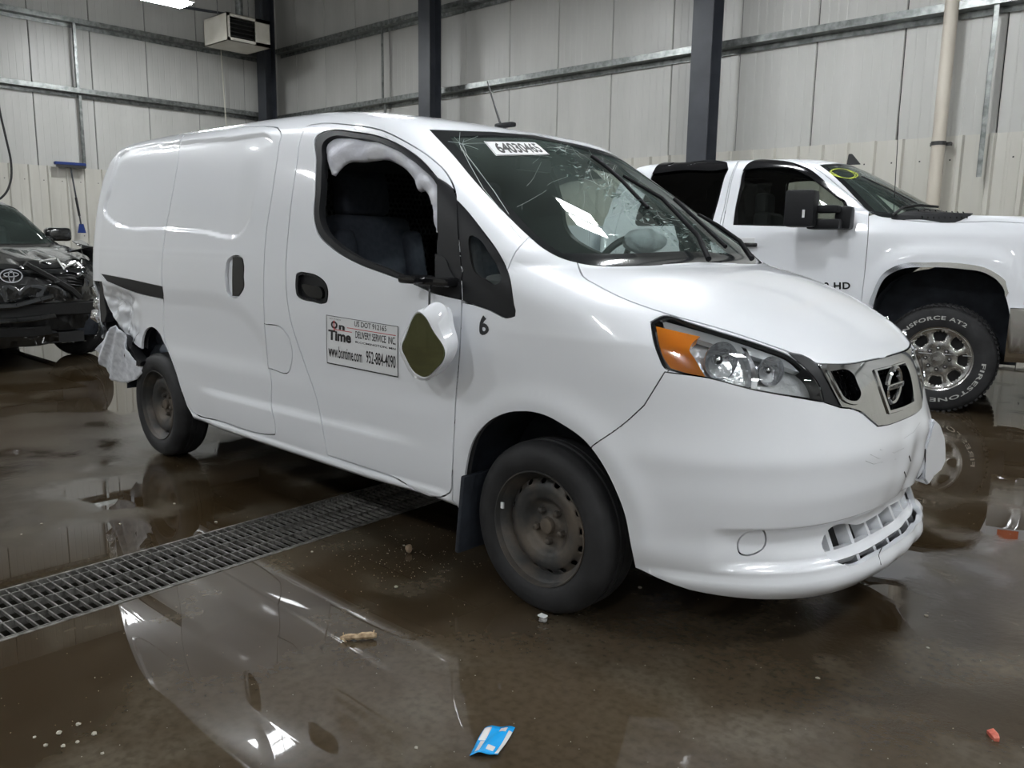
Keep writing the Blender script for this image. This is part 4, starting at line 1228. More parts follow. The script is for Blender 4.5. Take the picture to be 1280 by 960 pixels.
P_mt = VS.px([(545, 317, 1), (553, 320), (566, 342), (576, 356), (576.5, 375, 1), (545, 364, 1)], 6)
both('mirror_base_plate', P_mt, [], m_blackp, van, grid=[], sc=SIDE, off=.006, flange=.01, gap=.001)

# sign on the front door and the number on the fender
sq = [(408.5, 393.5), (498.5, 408), (498.5, 472), (409.5, 454)]
sg = quad_sheet('door_sign', quad_map(VS, sq, .0015), m_paper, van, 10)
m_black_line = m_ink
f2 = quad_map(VS, sq, .0026)
def T(s, x0, y0, x1, y1, m=m_ink, b=0.0): on_quad('sign_lettering', f2, *fit_text(s, x0, y0, x1, y1, bold=b), m, sg)
T('GET IT NOW', .05, .895, .22, .93)
T('O', .07, .625, .17, .86, b=.05); T('n', .19, .625, .275, .77, b=.05); T('Time', .03, .36, .37, .585, b=.045)
T('US DOT 912165', .415, .80, .85, .955, b=.004)
T('DELIVERY SERVICE  INC.', .43, .49, .97, .665, b=.006); T('BLOOMINGTON, MN', .43, .385, .97, .43, b=.01)
T('www.bontime.com', .03, .10, .52, .27, b=.012); T('952-884-4090', .58, .11, .97, .29, b=.012)
for a in (bar2(.31, .712, .97, .73), bar2(.12, .600, .38, .618)): on_quad('sign_line', f2, *a, m_red, sg)
on_quad('sign_line', quad_map(VS, sq, .0032), *vbar2(.114, .58, .124, .88), m_red, sg)
for a in (bar2(0, .985, 1, 1), bar2(0, 0, 1, .015), vbar2(0, 0, .007, 1), vbar2(.993, 0, 1, 1)): on_quad('sign_border', f2, *a, m_ink, sg)
f6 = quad_map(VS, [(596, 392), (609, 394), (609, 421), (596, 418)], .0015)
on_quad('fender_number', f6, *fit_text('6', .05, .03, .95, .97, bold=.03), m_ink, van)

# ---------------------------------------------------------------- van: inner shell, underbody, cabin
Ppart = P_win
G_co = VS.grid(.09, np.arange(.3, 1.86, .08))
lh = [P_winin, ML(P_winin), P_wi, P_quarter, ML(P_quarter), P_arch, ML(P_arch), P_rarch, ML(P_rarch), P_grille, P_head, ML(P_head), P_bump, P_below, P_torn]
low_r = np.array([(u, -.1) for u in np.linspace(-.01, 1.17, 30)] + [(u, float(VS.vz(.47))) for u in np.linspace(1.17, -.01, 30)])
lh += [low_r, ML(low_r)]
panel('cabin_lining', VS, P_all, lh, m_liner_d, van, grid=G_co, sc=(2, .07), off=-.035, flange=0, gap=0)
bm = bmesh.new()
for c, s in (((-1.70, 0, .31), (3.9, 1.06, .06)), ((-1.43, 0, .31), (2.02, 1.62, .05)), ((.48, 0, .36), (.24, .8, .08)), ((-3.55, 0, .42), (.36, .9, .06)), ((-2.6, 0, .22), (.5, .5, .12)), ((-1.2, .2, .21), (1.6, .12, .1))):
    box(bm, c, s)
bm_obj('underbody', bm, m_blk, van)
for cx, cz, r in ((0, .33, .385), (-2.925, .345, .405)):
    for s in (-1, 1):
        bm = bmesh.new(); n = 28
        A = []; B = []; D = []
        for i in range(n + 1):
            a = .0 + (PI + (.25 if cx == 0 else 0)) * i / n
            p = (cx + r * math.cos(a), cz + r * math.sin(a))
            A.append(bm.verts.new((p[0], s * (.835 if p[0] - cx < 0 else .835 - .16 * (p[0] - cx)), p[1]))); B.append(bm.verts.new((p[0], s * .56, p[1])))
        for i in range(n): bm.faces.new((A[i], A[i + 1], B[i + 1], B[i]))
        bm.faces.new(B)
        bm_obj('arch_liner', bm, m_blueliner, van, smooth=True)
for s in (-1, 1):
    bm = bmesh.new(); box(bm, (-.342, s * .785, .275), (.02, .20, .30), rot=Matrix.Rotation(math.radians(6), 3, 'Y'), bev=.008, seg=2)
    bm_obj('mud_flap', bm, m_blueliner, van, smooth=True)
    tube_obj('axle', [(0, s * .3, .30), (0, s * .70, .30)], .03, m_darkm, van, 8)
tube_obj('rear_axle', [(-2.925, -.70, .28), (-2.925, .70, .28)], .035, m_darkm, van, 8)

# cabin
def seat(y, sx=-.22):
    def rb(nm, c, s, rot=0, bev=.05):
        bm = bmesh.new(); box(bm, (0, 0, 0), s, bev=bev, seg=4)
        bmesh.ops.transform(bm, matrix=Matrix.Translation((c[0] + sx, c[1], c[2])) @ Matrix.Rotation(rot, 4, 'Y'), verts=bm.verts)
        return bm_obj(nm, bm, m_seat, van, smooth=True)
    rb('seat_cushion', (-.95, y, .72), (.52, .50, .16))
    rb('seat_backrest', (-1.235, y, 1.04), (.15, .47, .66), math.radians(-12), .06)
    rb('seat_bolster', (-1.18, y - .20, 1.02), (.16, .10, .56), math.radians(-12), .045)
    rb('seat_bolster', (-1.18, y + .20, 1.02), (.16, .10, .56), math.radians(-12), .045)
    rb('headrest', (-1.33, y, 1.47), (.12, .28, .21), math.radians(-8), .05)
    box_obj('seat_base', (-.95, y, .50), (.42, .40, .30), m_liner_d, van)
seat(-.40); seat(.40)
# perforated bulkhead behind the seats
out = np.array([(-.72, .45), (.72, .45), (.74, 1.2), (.70, 1.5), (.60, 1.74), (-.60, 1.74), (-.70, 1.5), (-.74, 1.2)])
hh = []
for j in range(24):
    for i in range(-22, 23):
        y = (i + .5 * (j % 2)) * .030; z = 1.02 + j * .026
        if abs(y) < .62 and z < 1.60: hh.append(np.array([(y + .0105 * math.cos(PI/3*k+PI/6), z + .0105 * math.sin(PI/3*k+PI/6)) for k in range(6)]))
V2, T2 = tri_domain(out, hh, np.zeros((0, 2)), .001)
m_mesh = mat('bulkhead_paint', (.07, .075, .085), .45)
o = mesh_obj('bulkhead', [(-1.78, a, b) for a, b in V2], T2, m_mesh, van); md = o.modifiers.new('s', 'SOLIDIFY'); md.thickness = .003
bm = bmesh.new()
box(bm, (-.20, 0, 1.06), (.42, 1.46, .16), bev=.05, seg=3); box(bm, (-.34, 0, .86), (.30, 1.44, .36), bev=.04, seg=2); box(bm, (-.36, .38, 1.15), (.22, .36, .10), bev=.04, seg=3)
bm_obj('dashboard', bm, m_greyint, van, smooth=True)
bm = bmesh.new(); n1, n2 = 36, 8
R = Matrix.Translation((-.60, .38, 1.12)) @ Matrix.Rotation(math.radians(-62), 4, 'Y')
vs = [[bm.verts.new(R @ Vector(((.185 + .016 * math.cos(b)) * math.cos(a), (.185 + .016 * math.cos(b)) * math.sin(a), .016 * math.sin(b)))) for b in [2*PI*j/n2 for j in range(n2)]] for a in [2*PI*i/n1 for i in range(n1)]]
for i in range(n1):
    for j in range(n2): bm.faces.new((vs[i][j], vs[(i+1) % n1][j], vs[(i+1) % n1][(j+1) % n2], vs[i][(j+1) % n2]))
for a in (0, PI * .62, -PI * .62):
    tube(bm, [R @ Vector((0, 0, -.02)), R @ Vector((.18 * math.cos(a), .18 * math.sin(a), 0))], .014, 6)
tube(bm, [R @ Vector((0, 0, .03)), R @ Vector((0, 0, -.25))], .05, 10)
bm_obj('steering_wheel', bm, m_blk, van, smooth=True)
# burst airbags: curtain over the passenger window, bag on the dashboard
cq = spline([(402, 178), (411, 170), (447, 170), (472, 174), (498, 184), (524, 203), (544, 222, 1), (547, 236), (546, 284, 1), (537, 285, 1), (534.5, 262), (531, 243), (523, 230), (517, 232), (511, 217), (497, 201), (478, 192.5), (447, 194), (426, 197), (414, 208), (408, 216, 1), (404, 200)], 4)
g2 = np.array([(x, y) for x in np.arange(400, 550, 2.2) for y in np.arange(166, 288, 2.2)])
V2, T2 = tri_domain(cq, [], g2, 1.0)
uv = np.array([VS.cast(*p) for p in V2]); P, N = VS.ev(uv[:, 0], uv[:, 1], -.05)
ed = seg_dist(cq, V2); P = P + N * (.022 * np.sqrt(np.clip(ed / 8, 0, 1)) + .005 * np.sin(V2[:, 0] * .16 + V2[:, 1] * .22) * np.clip(ed / 5, 0, 1))[:, None]
o = mesh_obj('curtain_airbag', P, T2, m_bag, van, smooth=True); md = o.modifiers.new('s', 'SOLIDIFY'); md.thickness = .015
ab_ = onX(806, 293, -.36)
bm = bmesh.new(); bmesh.ops.create_icosphere(bm, subdivisions=4, radius=1)
for w in bm.verts:
    p = np.array(w.co); k = 1 + .12 * float(hnoise(p * 1.0, 3.2, 4)); w.co = Vector((p[0] * .05 * k + ab_[0], p[1] * .15 * k + ab_[1], p[2] * .055 * k + ab_[2] - .03))
bm_obj('dashboard_airbag', bm, m_bag, van, smooth=True)
bm = bmesh.new(); box(bm, (0, 0, 0), (.03, .22, .06), bev=.012, seg=2)
bm_obj('rear_view_mirror', bm, m_blackp, van, smooth=True, loc=(-.80, 0, 1.60))

# ---------------------------------------------------------------- wheels
def tyre_profile(R, w, rr):
    h = w / 2
    return [(rr, -h + .012), (rr + .012, -h + .003), (rr + (R - rr) * .45, -h - .006), (rr + (R - rr) * .78, -h + .004), (R - .012, -h + .016), (R - .003, -h + .030),
            (R, -h + .045), (R - .006, -.026), (R - .006, -.022), (R, -.021), (R, -.004), (R - .006, -.003), (R - .006, .003), (R, .004), (R, .021), (R - .006, .022), (R - .006, .026), (R, h - .045),
            (R - .003, h - .030), (R - .012, h - .016), (rr + (R - rr) * .78, h - .004), (rr + (R - rr) * .45, h + .006), (rr + .012, h - .003), (rr, h - .012)]
def polar_disc(name, prof_f, r0, r1, holes, m, parent, thick=.004, n=64, nr=10, loc=None):
    """disc with holes; prof_f(r) gives depth along y"""
    outer = np.array([(r1 * math.cos(2*PI*k/n), r1 * math.sin(2*PI*k/n)) for k in range(n)])
    cuts = list(holes)
    if r0 > 0: cuts.append(np.array([(r0 * math.cos(2*PI*k/32), r0 * math.sin(2*PI*k/32)) for k in range(32)]))
    g = []
    for i in range(nr):
        r = r0 + (r1 - r0) * (i + .5) / nr; k = max(8, int(2 * PI * r / ((r1 - r0) / nr * 1.2)))
        g += [(r * math.cos(2*PI*(j + .5*(i % 2))/k), r * math.sin(2*PI*(j + .5*(i % 2))/k)) for j in range(k)]
    V2, T2 = tri_domain(outer, cuts, np.array(g), .0025)
    P = [(a, prof_f(math.hypot(a, b), math.atan2(b, a)), b) for a, b in V2]
    o = mesh_obj(name, P, T2, m, parent, smooth=True); o.data.polygons.foreach_set('use_smooth', [True] * len(o.data.polygons))
    md = o.modifiers.new('s', 'SOLIDIFY'); md.thickness = thick; md.offset = -1
    return o
def hole(cx, r, hr, ht, k, n, sup=3):
    a0 = 2 * PI * k / n; q = []
    for j in range(10):
        t = 2 * PI * j / 10; c, s = math.cos(t), math.sin(t); f = (abs(c)**sup + abs(s)**sup)**(-1/sup)
        rr = r + hr * c * f; aa = a0 + ht * s * f / r
        q.append((rr * math.cos(aa), rr * math.sin(aa)))
    return np.array(q)
def van_wheel(name, loc, rz=0.0, src=None):
    tw = empty_part(name, van, loc, rz)
    if src:
        for ch in src.children:
            c = ch.copy(); COL.objects.link(c); c.parent = tw
            for g in ch.children:
                d = g.copy(); COL.objects.link(d); d.parent = c
        return tw
    lathe_obj('tyre', tyre_profile(.30, .185, .196), m_rub, tw, 72, closed=True)
    lathe_obj('rim', [(.2015, -.083), (.2005, -.089), (.197, -.089), (.193, -.080), (.188, -.055), (.181, -.050), (.178, -.02), (.175, .03), (.185, .07), (.2, .085), (.19, .085), (.17, .07), (.165, .0), (.170, -.045)], m_steel_w, tw, 72, closed=True)
    def pf(r, a):
        # rim disc: outer wall, ventilated ring, raised shoulder, dished centre
        xs = [0, .034, .040, .072, .082, .100, .128, .146, .165, .176, .181]; ys = [-.028, -.028, -.020, -.018, -.022, -.045, -.053, -.050, -.034, -.030, -.036]
        return float(np.interp(r, xs, ys))
    hs = [hole(0, .159, .0085, .0115, k + .3, 16) for k in range(16)]
    polar_disc('wheel_disc', pf, .028, .180, hs, m_steel_w, tw, nr=16)
    lathe_obj('brake_disc', [(.001, .0), (.135, .0), (.135, .012), (.001, .012)], m_darkm, tw, 32)
    lathe_obj('hub', [(.027, -.012), (.030, -.034), (.026, -.044), (.020, -.046), (.001, -.046)], m_steel_w, tw, 24)
    for k in range(5):
        a = 2 * PI * k / 5 + .95; 
        lathe_obj('lug_nut', [(.0135, .0), (.0135, -.012), (.011, -.020), (.006, -.023), (.0005, -.023)], m_steel_w, tw, 6, c=(.057 * math.cos(a), -.018, .057 * math.sin(a)))
    return tw
def empty_part(name, parent, loc, rz):
    o = bpy.data.objects.new(name, None); link(o, parent); o.location = loc; o.rotation_euler = (0, 0, rz); o.empty_display_size = .1; return o
w0 = van_wheel('wheel', (0, -.7575, .2985))
for (x, y, rz) in ((-2.925, -.7475, 0), (0, .7575, PI), (-2.925, .7475, PI)): van_wheel('wheel', (x, y, .2985), rz, w0)
# wheel weight on the rim
box_obj('wheel_weight', (-.167, -.085, .045), (.012, .006, .022), m_paper, w0)
# ================================================================== WHITE PICKUP
TM = Matrix.Translation((-.386, 5.025, 0)) @ Matrix.Rotation(.209, 4, 'Z')
TMi = TM.inverted()
T_rings = [
 (.45, -2.72, .10, 6, .96, .97, .96, .40, 1.00, 5),
 (.55, -2.74, .10, 6, .985, .985, .985, .40, 1.03, 5),
 (.75, -2.75, .10, 6, .995, .998, .995, .40, 1.03, 5),
 (.95, -2.75, .10, 6, .998, 1.0, .998, .40, 1.03, 5),
 (1.15, -2.75, .10, 6, .995, .998, .995, .40, 1.02, 5),
 (1.28, -2.75, .10, 6, .985, .988, .985, .38, 1.00, 5),
 (1.36, -2.75, .10, 6, .972, .975, .970, .33, .97, 5),
 (1.42, -2.745, .10, 6, .950, .955, .945, .25, .91, 5),
 (1.465, -2.74, .10, 6, .932, .938, .925, .12, .80, 5),
 (1.495, -2.735, .10, 6, .920, .927, .910, -.05, .62, 5),
 (1.515, -2.73, .10, 6, .912, .920, .900, -.22, .38, 5),
 (1.528, -2.725, .10, 6, .905, .914, .890, -.40, .05, 5),
 (1.540, -2.72, .10, 6, .900, .910, .882, -.66, -.06, 3.6),
 (1.56, -2.715, .10, 6, .893, .903, .874, -.72, -.12, 3.0),
 (1.62, -2.70, .10, 6, .872, .884, .852, -.80, -.24, 2.9),
 (1.72, -2.67, .10, 6, .840, .852, .820, -.97, -.44, 2.9),
 (1.82, -2.62, .12, 5, .806, .818, .786, -1.15, -.645, 2.9),
 (1.88, -2.57, .14, 4.5, .770, .785, .750, -1.27, -.78, 2.9),
 (1.915, -2.52, .18, 4, .715, .730, .690, -1.36, -.89, 2.8),
 (1.940, -2.45, .22, 3.4, .62, .64, .60, -1.46, -1.02, 2.7),
 (1.957, -2.33, .28, 3, .48, .50, .46, -1.60, -1.24, 2.5),
 (1.966, -2.20, .28, 2.4, .28, .30, .26, -1.75, -1.50, 2.3),
 (1.970, -1.95, .10, 2, .02, .02, .02, -1.80, -1.76, 2),
]
def t_disp(P):
    x, y, z = P[..., 0], P[..., 1], P[..., 2]; d = np.zeros(x.shape)
    side = sstep(np.abs(y), .75, .85)
    r = np.maximum(np.abs(x) / .55, np.abs(z - .45) / .72); r = (np.abs(x / .56)**3 + np.abs((z - .42) / .74)**3)**(1 / 3)
    d += .022 * side * (1 - sstep(r, 1.04, 1.22)) * sstep(z, .3, .5)
    d -= .008 * side * (1 - sstep(x, -.66, -.62)) * np.exp(-((z - .78) / .10)**2)
    return d
T_rings = [((z if z <= 1.54 else 1.54 + (z - 1.54) * 1.14), xr - .2) + tuple(r) for z, xr, *r in T_rings]
TS = Surf(T_rings, t_disp, TM)
tr = empty('pickup_truck', 'white crew cab pickup with tow mirrors and lettered tyres parked behind the van', 'truck', (-.386, 5.025, 0), .209)
def tl_(u, v, y):
    n = TM.to_3x3() @ Vector((0, 1, 0)); P = TM @ Vector((0, y, 0)); w = on_plane(u, v, P, n); return np.array(TMi @ Vector(w))
T_door = TS.px([(926, 198), (960, 194), (985, 196.5), (1020, 211), (1050, 234), (1070, 250), (1086, 265, 1), (1085, 295), (1082, 330), (1077, 375, 1)], 6, closed=False)
tdb = TS.side([(-.60, .50), (-.68, .47), (-1.1, .47), (-1.55, .47), (-1.70, .50), (-1.74, .8), (-1.755, 1.1)], .05, closed=False)
T_gapB = TS.px([(902, 288), (909, 252.5), (916, 220), (924, 200)], 6, closed=False)
T_door = np.concatenate([T_door, tdb, T_gapB])
T_win = TS.px([(916.5, 281, 1), (919, 262), (925, 234), (931, 211.5), (940, 204.5), (967, 203.5), (992, 207.5), (1010, 215), (1030, 230), (1056, 252), (1064, 268, 1), (1062, 284.5, 1)], 5)
T_rdoor = np.concatenate([T_gapB[::-1] + [-.008, 0], TS.side([(-1.77, 1.1), (-1.76, .8), (-1.73, .50), (-1.76, .47), (-2.4, .47), (-2.55, .52), (-2.62, .75), (-2.70, 1.0), (-2.75, 1.2), (-2.76, 1.45), (-2.70, 1.7), (-2.62, 1.9)], .05, closed=False), TS.px([(815, 202), (850, 198), (900, 197)], 8, closed=False)])
T_rwin = np.concatenate([TS.px([(889.5, 280, 1), (898, 250), (906, 220), (910, 209), (905, 205.5), (855, 207), (822, 211), (816, 217), (811, 232, 1)], 5, closed=False), TS.side([(-2.58, 1.55), (-2.58, 1.44), (-2.40, 1.42)], .05, closed=False)])
T_ws = sym(np.concatenate([[(3.0, float(TS.vz(1.955)))], TS.px([(1024.5, 206, 1), (1040, 218), (1055, 232), (1075, 253), (1086, 264), (1098, 270), (1115, 272.5)], 6, closed=False), [(3.0, float(TS.vz(1.552)))]]))
T_arch = TS.px([(1092, 382), (1096, 367), (1107, 347), (1125, 337), (1160, 334), (1200, 336), (1233, 342), (1249, 353), (1257, 372), (1263, 400), (1269, 450, 1), (1269, 540, 1), (1080, 540, 1), (1086, 420, 1)], 6)
T_archO = TS.px([(1088, 382), (1092, 364), (1104, 342), (1123, 331), (1160, 328), (1202, 329.5), (1237, 337), (1254, 349), (1261, 366, 1), (1257, 372, 1), (1249, 353), (1233, 342), (1200, 336), (1160, 334), (1125, 337), (1107, 347), (1096, 367), (1091.5, 383, 1)], 4)
T_cowl = TS.px([(1114, 272.5), (1128, 266), (1150, 262.5), (1185, 264), (1216, 266.5), (1200, 276), (1150, 274.5)], 6)
T_bumper = np.array([(u, v) for u, v in [(2.05, TS.vz(.46))] + [(u, TS.vz(.46)) for u in np.linspace(2.2, 3.8, 30)] + [(3.95, TS.vz(.46)), (3.95, TS.vz(.83))] + [(u, TS.vz(.83)) for u in np.linspace(3.8, 2.2, 30)] + [(2.05, TS.vz(.83))]])
T_grl = np.array([(2.62, TS.vz(.90)), (2.62, TS.vz(1.30)), (3.38, TS.vz(1.30)), (3.38, TS.vz(.90))])
def dense(q, k=14):
    out = []
    for a, b in zip(q, np.roll(q, -1, 0)):
        for i in range(k): out.append(a + (b - a) * i / k)
    return np.array(out)
T_grl = dense(T_grl)
T_hl = dense(np.array([(2.28, TS.vz(.98)), (2.28, TS.vz(1.28)), (2.60, TS.vz(1.28)), (2.60, TS.vz(.98))]), 8)
G_tr = TS.grid(.05, list(np.arange(.46, 1.92, .04)) + [1.93, 1.96, 1.975, 1.99, 2.0, 2.01, 2.018, 2.025, 2.028])
TSC = (2.4, .09)
T_all = np.array([(u, 0.0) for u in np.linspace(0, 6, 90)] + [(6, v) for v in np.linspace(.5, TS.K, 40)] + [(u, TS.K) for u in np.linspace(5.9, .1, 40)] + [(0, v) for v in np.linspace(TS.K, .5, 40)])
T_hood = sym(np.concatenate([[(3.0, float(TS.vz(1.546)))], TS.px([(1118, 273.5), (1150, 277), (1200, 278), (1240, 277), (1280, 279)], 8, closed=False), np.array([(2.35, TS.vz(1.44)), (2.5, TS.vz(1.40)), (2.8, TS.vz(1.37)), (3.0, TS.vz(1.37))])]))
th = [T_door, T_rdoor, T_arch, T_hl]
def tboth(name, q, cuts, m, parent=tr, **k):
    k.setdefault('grid', G_tr); k.setdefault('sc', TSC)
    return panel(name, TS, q, cuts, m, parent, **k), panel(name, TS, q, cuts, m, parent, flip=True, **k)
m_wt = mat('white_truck_paint', (.78, .80, .84), .3, Coat_Weight=1.0, Coat_Roughness=.04)
T_rw = dense(np.array([(.25, TS.vz(1.50)), (.25, TS.vz(1.82)), (-.001, TS.vz(1.82)), (-.001, TS.vz(1.50))]), 8)
panel('cab_body', TS, T_all, th + [ML(q) for q in th] + [T_ws, T_hood, T_grl, T_bumper, T_rw, ML(T_rw)], m_wt, tr, grid=G_tr, sc=TSC)
panel('hood', TS, T_hood, [T_ws], m_wt, tr, grid=G_tr, sc=TSC, gap=.003)
tboth('front_door', T_door, [T_win], m_wt, gap=.003)
tboth('rear_door', T_rdoor, [T_rwin], m_wt, gap=.003)
m_tdark = glass('dark_tinted_glass', (.02, .022, .024)); m_tmid = glass('tinted_side_glass', (.55, .58, .55))
tboth('front_window', T_win, [], m_tmid, off=-.012, flange=0, gap=0)
tboth('rear_window', T_rwin, [], m_tdark, off=-.012, flange=0, gap=0)
tboth('window_frame', T_win, [inset(T_win, .955)], m_gloss, off=-.006, flange=.02, gap=.001, grid=[])
tboth('window_frame', T_rwin, [inset(T_rwin, .955)], m_gloss, off=-.006, flange=.02, gap=.001, grid=[])
panel('back_window', TS, T_rw, [], m_tdark, tr, grid=G_tr, sc=TSC, off=-.01, flange=0, gap=0); panel('back_window', TS, T_rw, [], m_tdark, tr, grid=G_tr, sc=TSC, off=-.01, flange=0, gap=0, flip=True)
V1 = TS.px([(929, 214, 1), (933, 208), (940, 203.5), (967, 202), (993, 205.5), (1011, 212), (1032, 227.5), (1057, 251, 1), (1050, 251, 1), (1028, 234), (1008, 220), (992, 213), (967, 210.5), (942, 211.5, 1)], 4)
V2_ = TS.px([(816, 218, 1), (821, 209.5), (855, 205), (903, 203.5), (909, 205), (910, 211, 1), (902, 213), (855, 213.5), (826, 217, 1)], 4)
tboth('window_visor', V1, [], m_gloss, off=.014, flange=.014, gap=0, grid=[]); tboth('window_visor', V2_, [], m_gloss, off=.014, flange=.014, gap=0, grid=[])
panel('windscreen', TS, T_ws, [], m_ws, tr, grid=G_tr, sc=TSC, off=-.004, flange=0, gap=0)
panel('windscreen_border', TS, T_ws, [inset(T_ws, .94)], m_frit, tr, grid=[], sc=TSC, off=-.002, flange=.004, gap=.001)
tboth('arch_moulding', T_archO, [], m_chrome, off=.008, flange=.02, gap=0, grid=[])
tboth('cowl_vent', T_cowl, [], m_blackp, off=.004, flange=.01, gap=0)
bm = bmesh.new()
for k in range(9):
    u0 = 1148 + k * 7
    pa = [TS.cast(u0, 264.5), TS.cast(u0 + 5, 273)]; uvs = np.array(pa); P, _ = TS.ev(uvs[:, 0], uvs[:, 1], .010); tube(bm, P, .006, 4)
bm_obj('cowl_louvres', bm, m_gloss, tr)
m_lensred = mat('orange_reflector', (.75, .12, .03), .2)
panel('front_bumper', TS, T_bumper, [], m_chrome, tr, grid=G_tr, sc=TSC, off=.06, flange=.05, gap=0)
bm = bmesh.new(); box(bm, (1.00, 0, .46), (.16, 1.9, .16), bev=.03, seg=2); bm_obj('air_dam', bm, m_blackp, tr, smooth=True)
panel('grille', TS, T_grl, [], m_gloss, tr, grid=G_tr, sc=TSC, off=-.03, flange=.0, gap=0)
box_obj('grille_bar', (1.02, 0, 1.10), (.05, 1.3, .09), m_chrome, tr, bev=.015)
tboth('headlight', T_hl, [], m_refl, off=-.01, flange=.02, gap=.002)
tboth('orange_reflector', dense(np.array([(2.13, TS.vz(.86)), (2.13, TS.vz(.95)), (2.26, TS.vz(.95)), (2.26, TS.vz(.86))]), 4), [], m_lensred, off=.004, flange=.01, gap=0)
G_tc = TS.grid(.2, np.arange(.6, 1.9, .12))
lh = [T_win, ML(T_win), T_rwin, ML(T_rwin), T_ws, T_arch, ML(T_arch), T_hood, T_grl, T_bumper, T_rw, ML(T_rw)]
panel('cab_lining', TS, T_all, lh, m_liner_d, tr, grid=G_tc, sc=TSC, off=-.04, flange=0, gap=0)
# seats behind the glass
for y in (-.45, .45):
    for x in (-1.50, -2.40):
        bm = bmesh.new(); box(bm, (x, y, 1.22), (.16, .52, .66), bev=.06, seg=3); box(bm, (x - .04, y, 1.62), (.12, .30, .20), bev=.05, seg=3); box(bm, (x + .26, y, .95), (.5, .52, .16), bev=.05, seg=2)
        bm_obj('seat', bm, m_liner_d, tr, smooth=True)
bm = bmesh.new(); box(bm, (-.52, 0, 1.36), (.36, 1.62, .22), bev=.06, seg=2); bm_obj('dashboard', bm, m_greyint, tr, smooth=True)
# frame, bed
bm = bmesh.new()
for y in (-.45, .45): box(bm, (-2.0, y, .55), (5.8, .10, .16))
box(bm, (.35, 0, .62), (.9, .9, .35)); box(bm, (-1.7, 0, .50), (2.0, 1.75, .06))
bm_obj('chassis', bm, m_blk, tr)
bedp = [(-2.80, .62), (-2.80, 1.42), (-4.95, 1.42), (-4.95, .66), (-4.42, .66)] + [(-3.904 + .52 * math.cos(a), .55 + .50 * math.sin(a)) for a in np.linspace(PI * .93, PI * .07, 14)][0:] + [(-3.38, .60)]
bedp = [(-3.02, .60), (-3.02, 1.42), (-4.95, 1.42), (-4.95, .62), (-4.43, .62)] + [(-3.904 - .52 * math.cos(a), .60 + .48 * math.sin(a)) for a in np.linspace(.12, PI - .12, 14)] + [(-3.38, .60)]
for s in (-1, 1):
    prism_obj('bed_side', bedp, lambda x, z: (x, s * .99, z), lambda x, z: (x, s * .90, z), m_wt, tr, bev=.015)
box_obj('tailgate', (-4.95, 0, 1.05), (.06, 1.84, .76), m_wt, tr, bev=.02)
box_obj('bed_front', (-3.05, 0, 1.05), (.05, 1.82, .74), m_wt, tr)
box_obj('bed_floor', (-4.0, 0, .74), (1.85, 1.82, .06), m_liner_d, tr)
box_obj('rear_bumper', (-5.08, 0, .62), (.16, 1.86, .20), m_chrome, tr, bev=.03)
for s in (-1, 1):
    for cx in (0, -3.904):
        bm = bmesh.new(); n = 20; A = []; B = []
        for i in range(n + 1):
            a = -.25 + (PI + .5) * i / n; c, sn = math.cos(a), math.sin(a); f = (abs(c)**2.6 + abs(sn)**2.6)**(-1/2.6)
            p = (cx + .53 * c * f, .50 + .60 * sn * f if cx == 0 else .60 + .46 * sn * f)
            A.append(bm.verts.new((p[0], s * .96, p[1]))); B.append(bm.verts.new((p[0], s * .52, p[1])))
        for i in range(n): bm.faces.new((A[i], A[i + 1], B[i + 1], B[i]))
        bm.faces.new(B); bm_obj('arch_liner', bm, m_blueliner, tr, smooth=True)
# tow mirrors
for s in (-1, 1):
    bm = bmesh.new()
    def mb(u0, v0, u1, v1, y0, y1, bev=.02):
        a = tl_(u0, v0, -(y0 + y1) / 2); b = tl_(u1, v1, -(y0 + y1) / 2)
        box(bm, ((a[0] + b[0]) / 2, s * (y0 + y1) / 2, (a[2] + b[2]) / 2), (abs(a[0] - b[0]), abs(y1 - y0), abs(a[2] - b[2])), bev=bev, seg=2)
    mb(985, 238, 1019, 284, 1.16, 1.36, .03); mb(1012, 257, 1050, 266, 1.02, 1.24, .015); mb(1012, 274, 1052, 287, 1.0, 1.24, .02); mb(1046, 258, 1065, 287, .93, 1.10, .03)
    mi = bm_obj('tow_mirror', bm, m_blackp, tr, smooth=True)
    a = tl_(1004, 267, -1.37); box_obj('marker_light', (a[0], s * 1.362, a[2]), (.018, .008, .06), m_paper, mi)
    a = tl_(1003, 262, -1.26); box_obj('mirror_glass', (a[0] - .105, s * 1.26, a[2]), (.006, .16, .22), m_chrome, mi)
for s in (-1, 1):
    a = tl_(931, 306, -1.03)
    bm = bmesh.new(); box(bm, (a[0], s * 1.03, a[2]), (.21, .03, .035), bev=.012, seg=2); bm_obj('door_handle', bm, m_gloss, tr, smooth=True)
    box_obj('handle_cup', (a[0] + .01, s * .996, a[2] + .03), (.13, .006, .06), m_paper, tr, bev=.002)
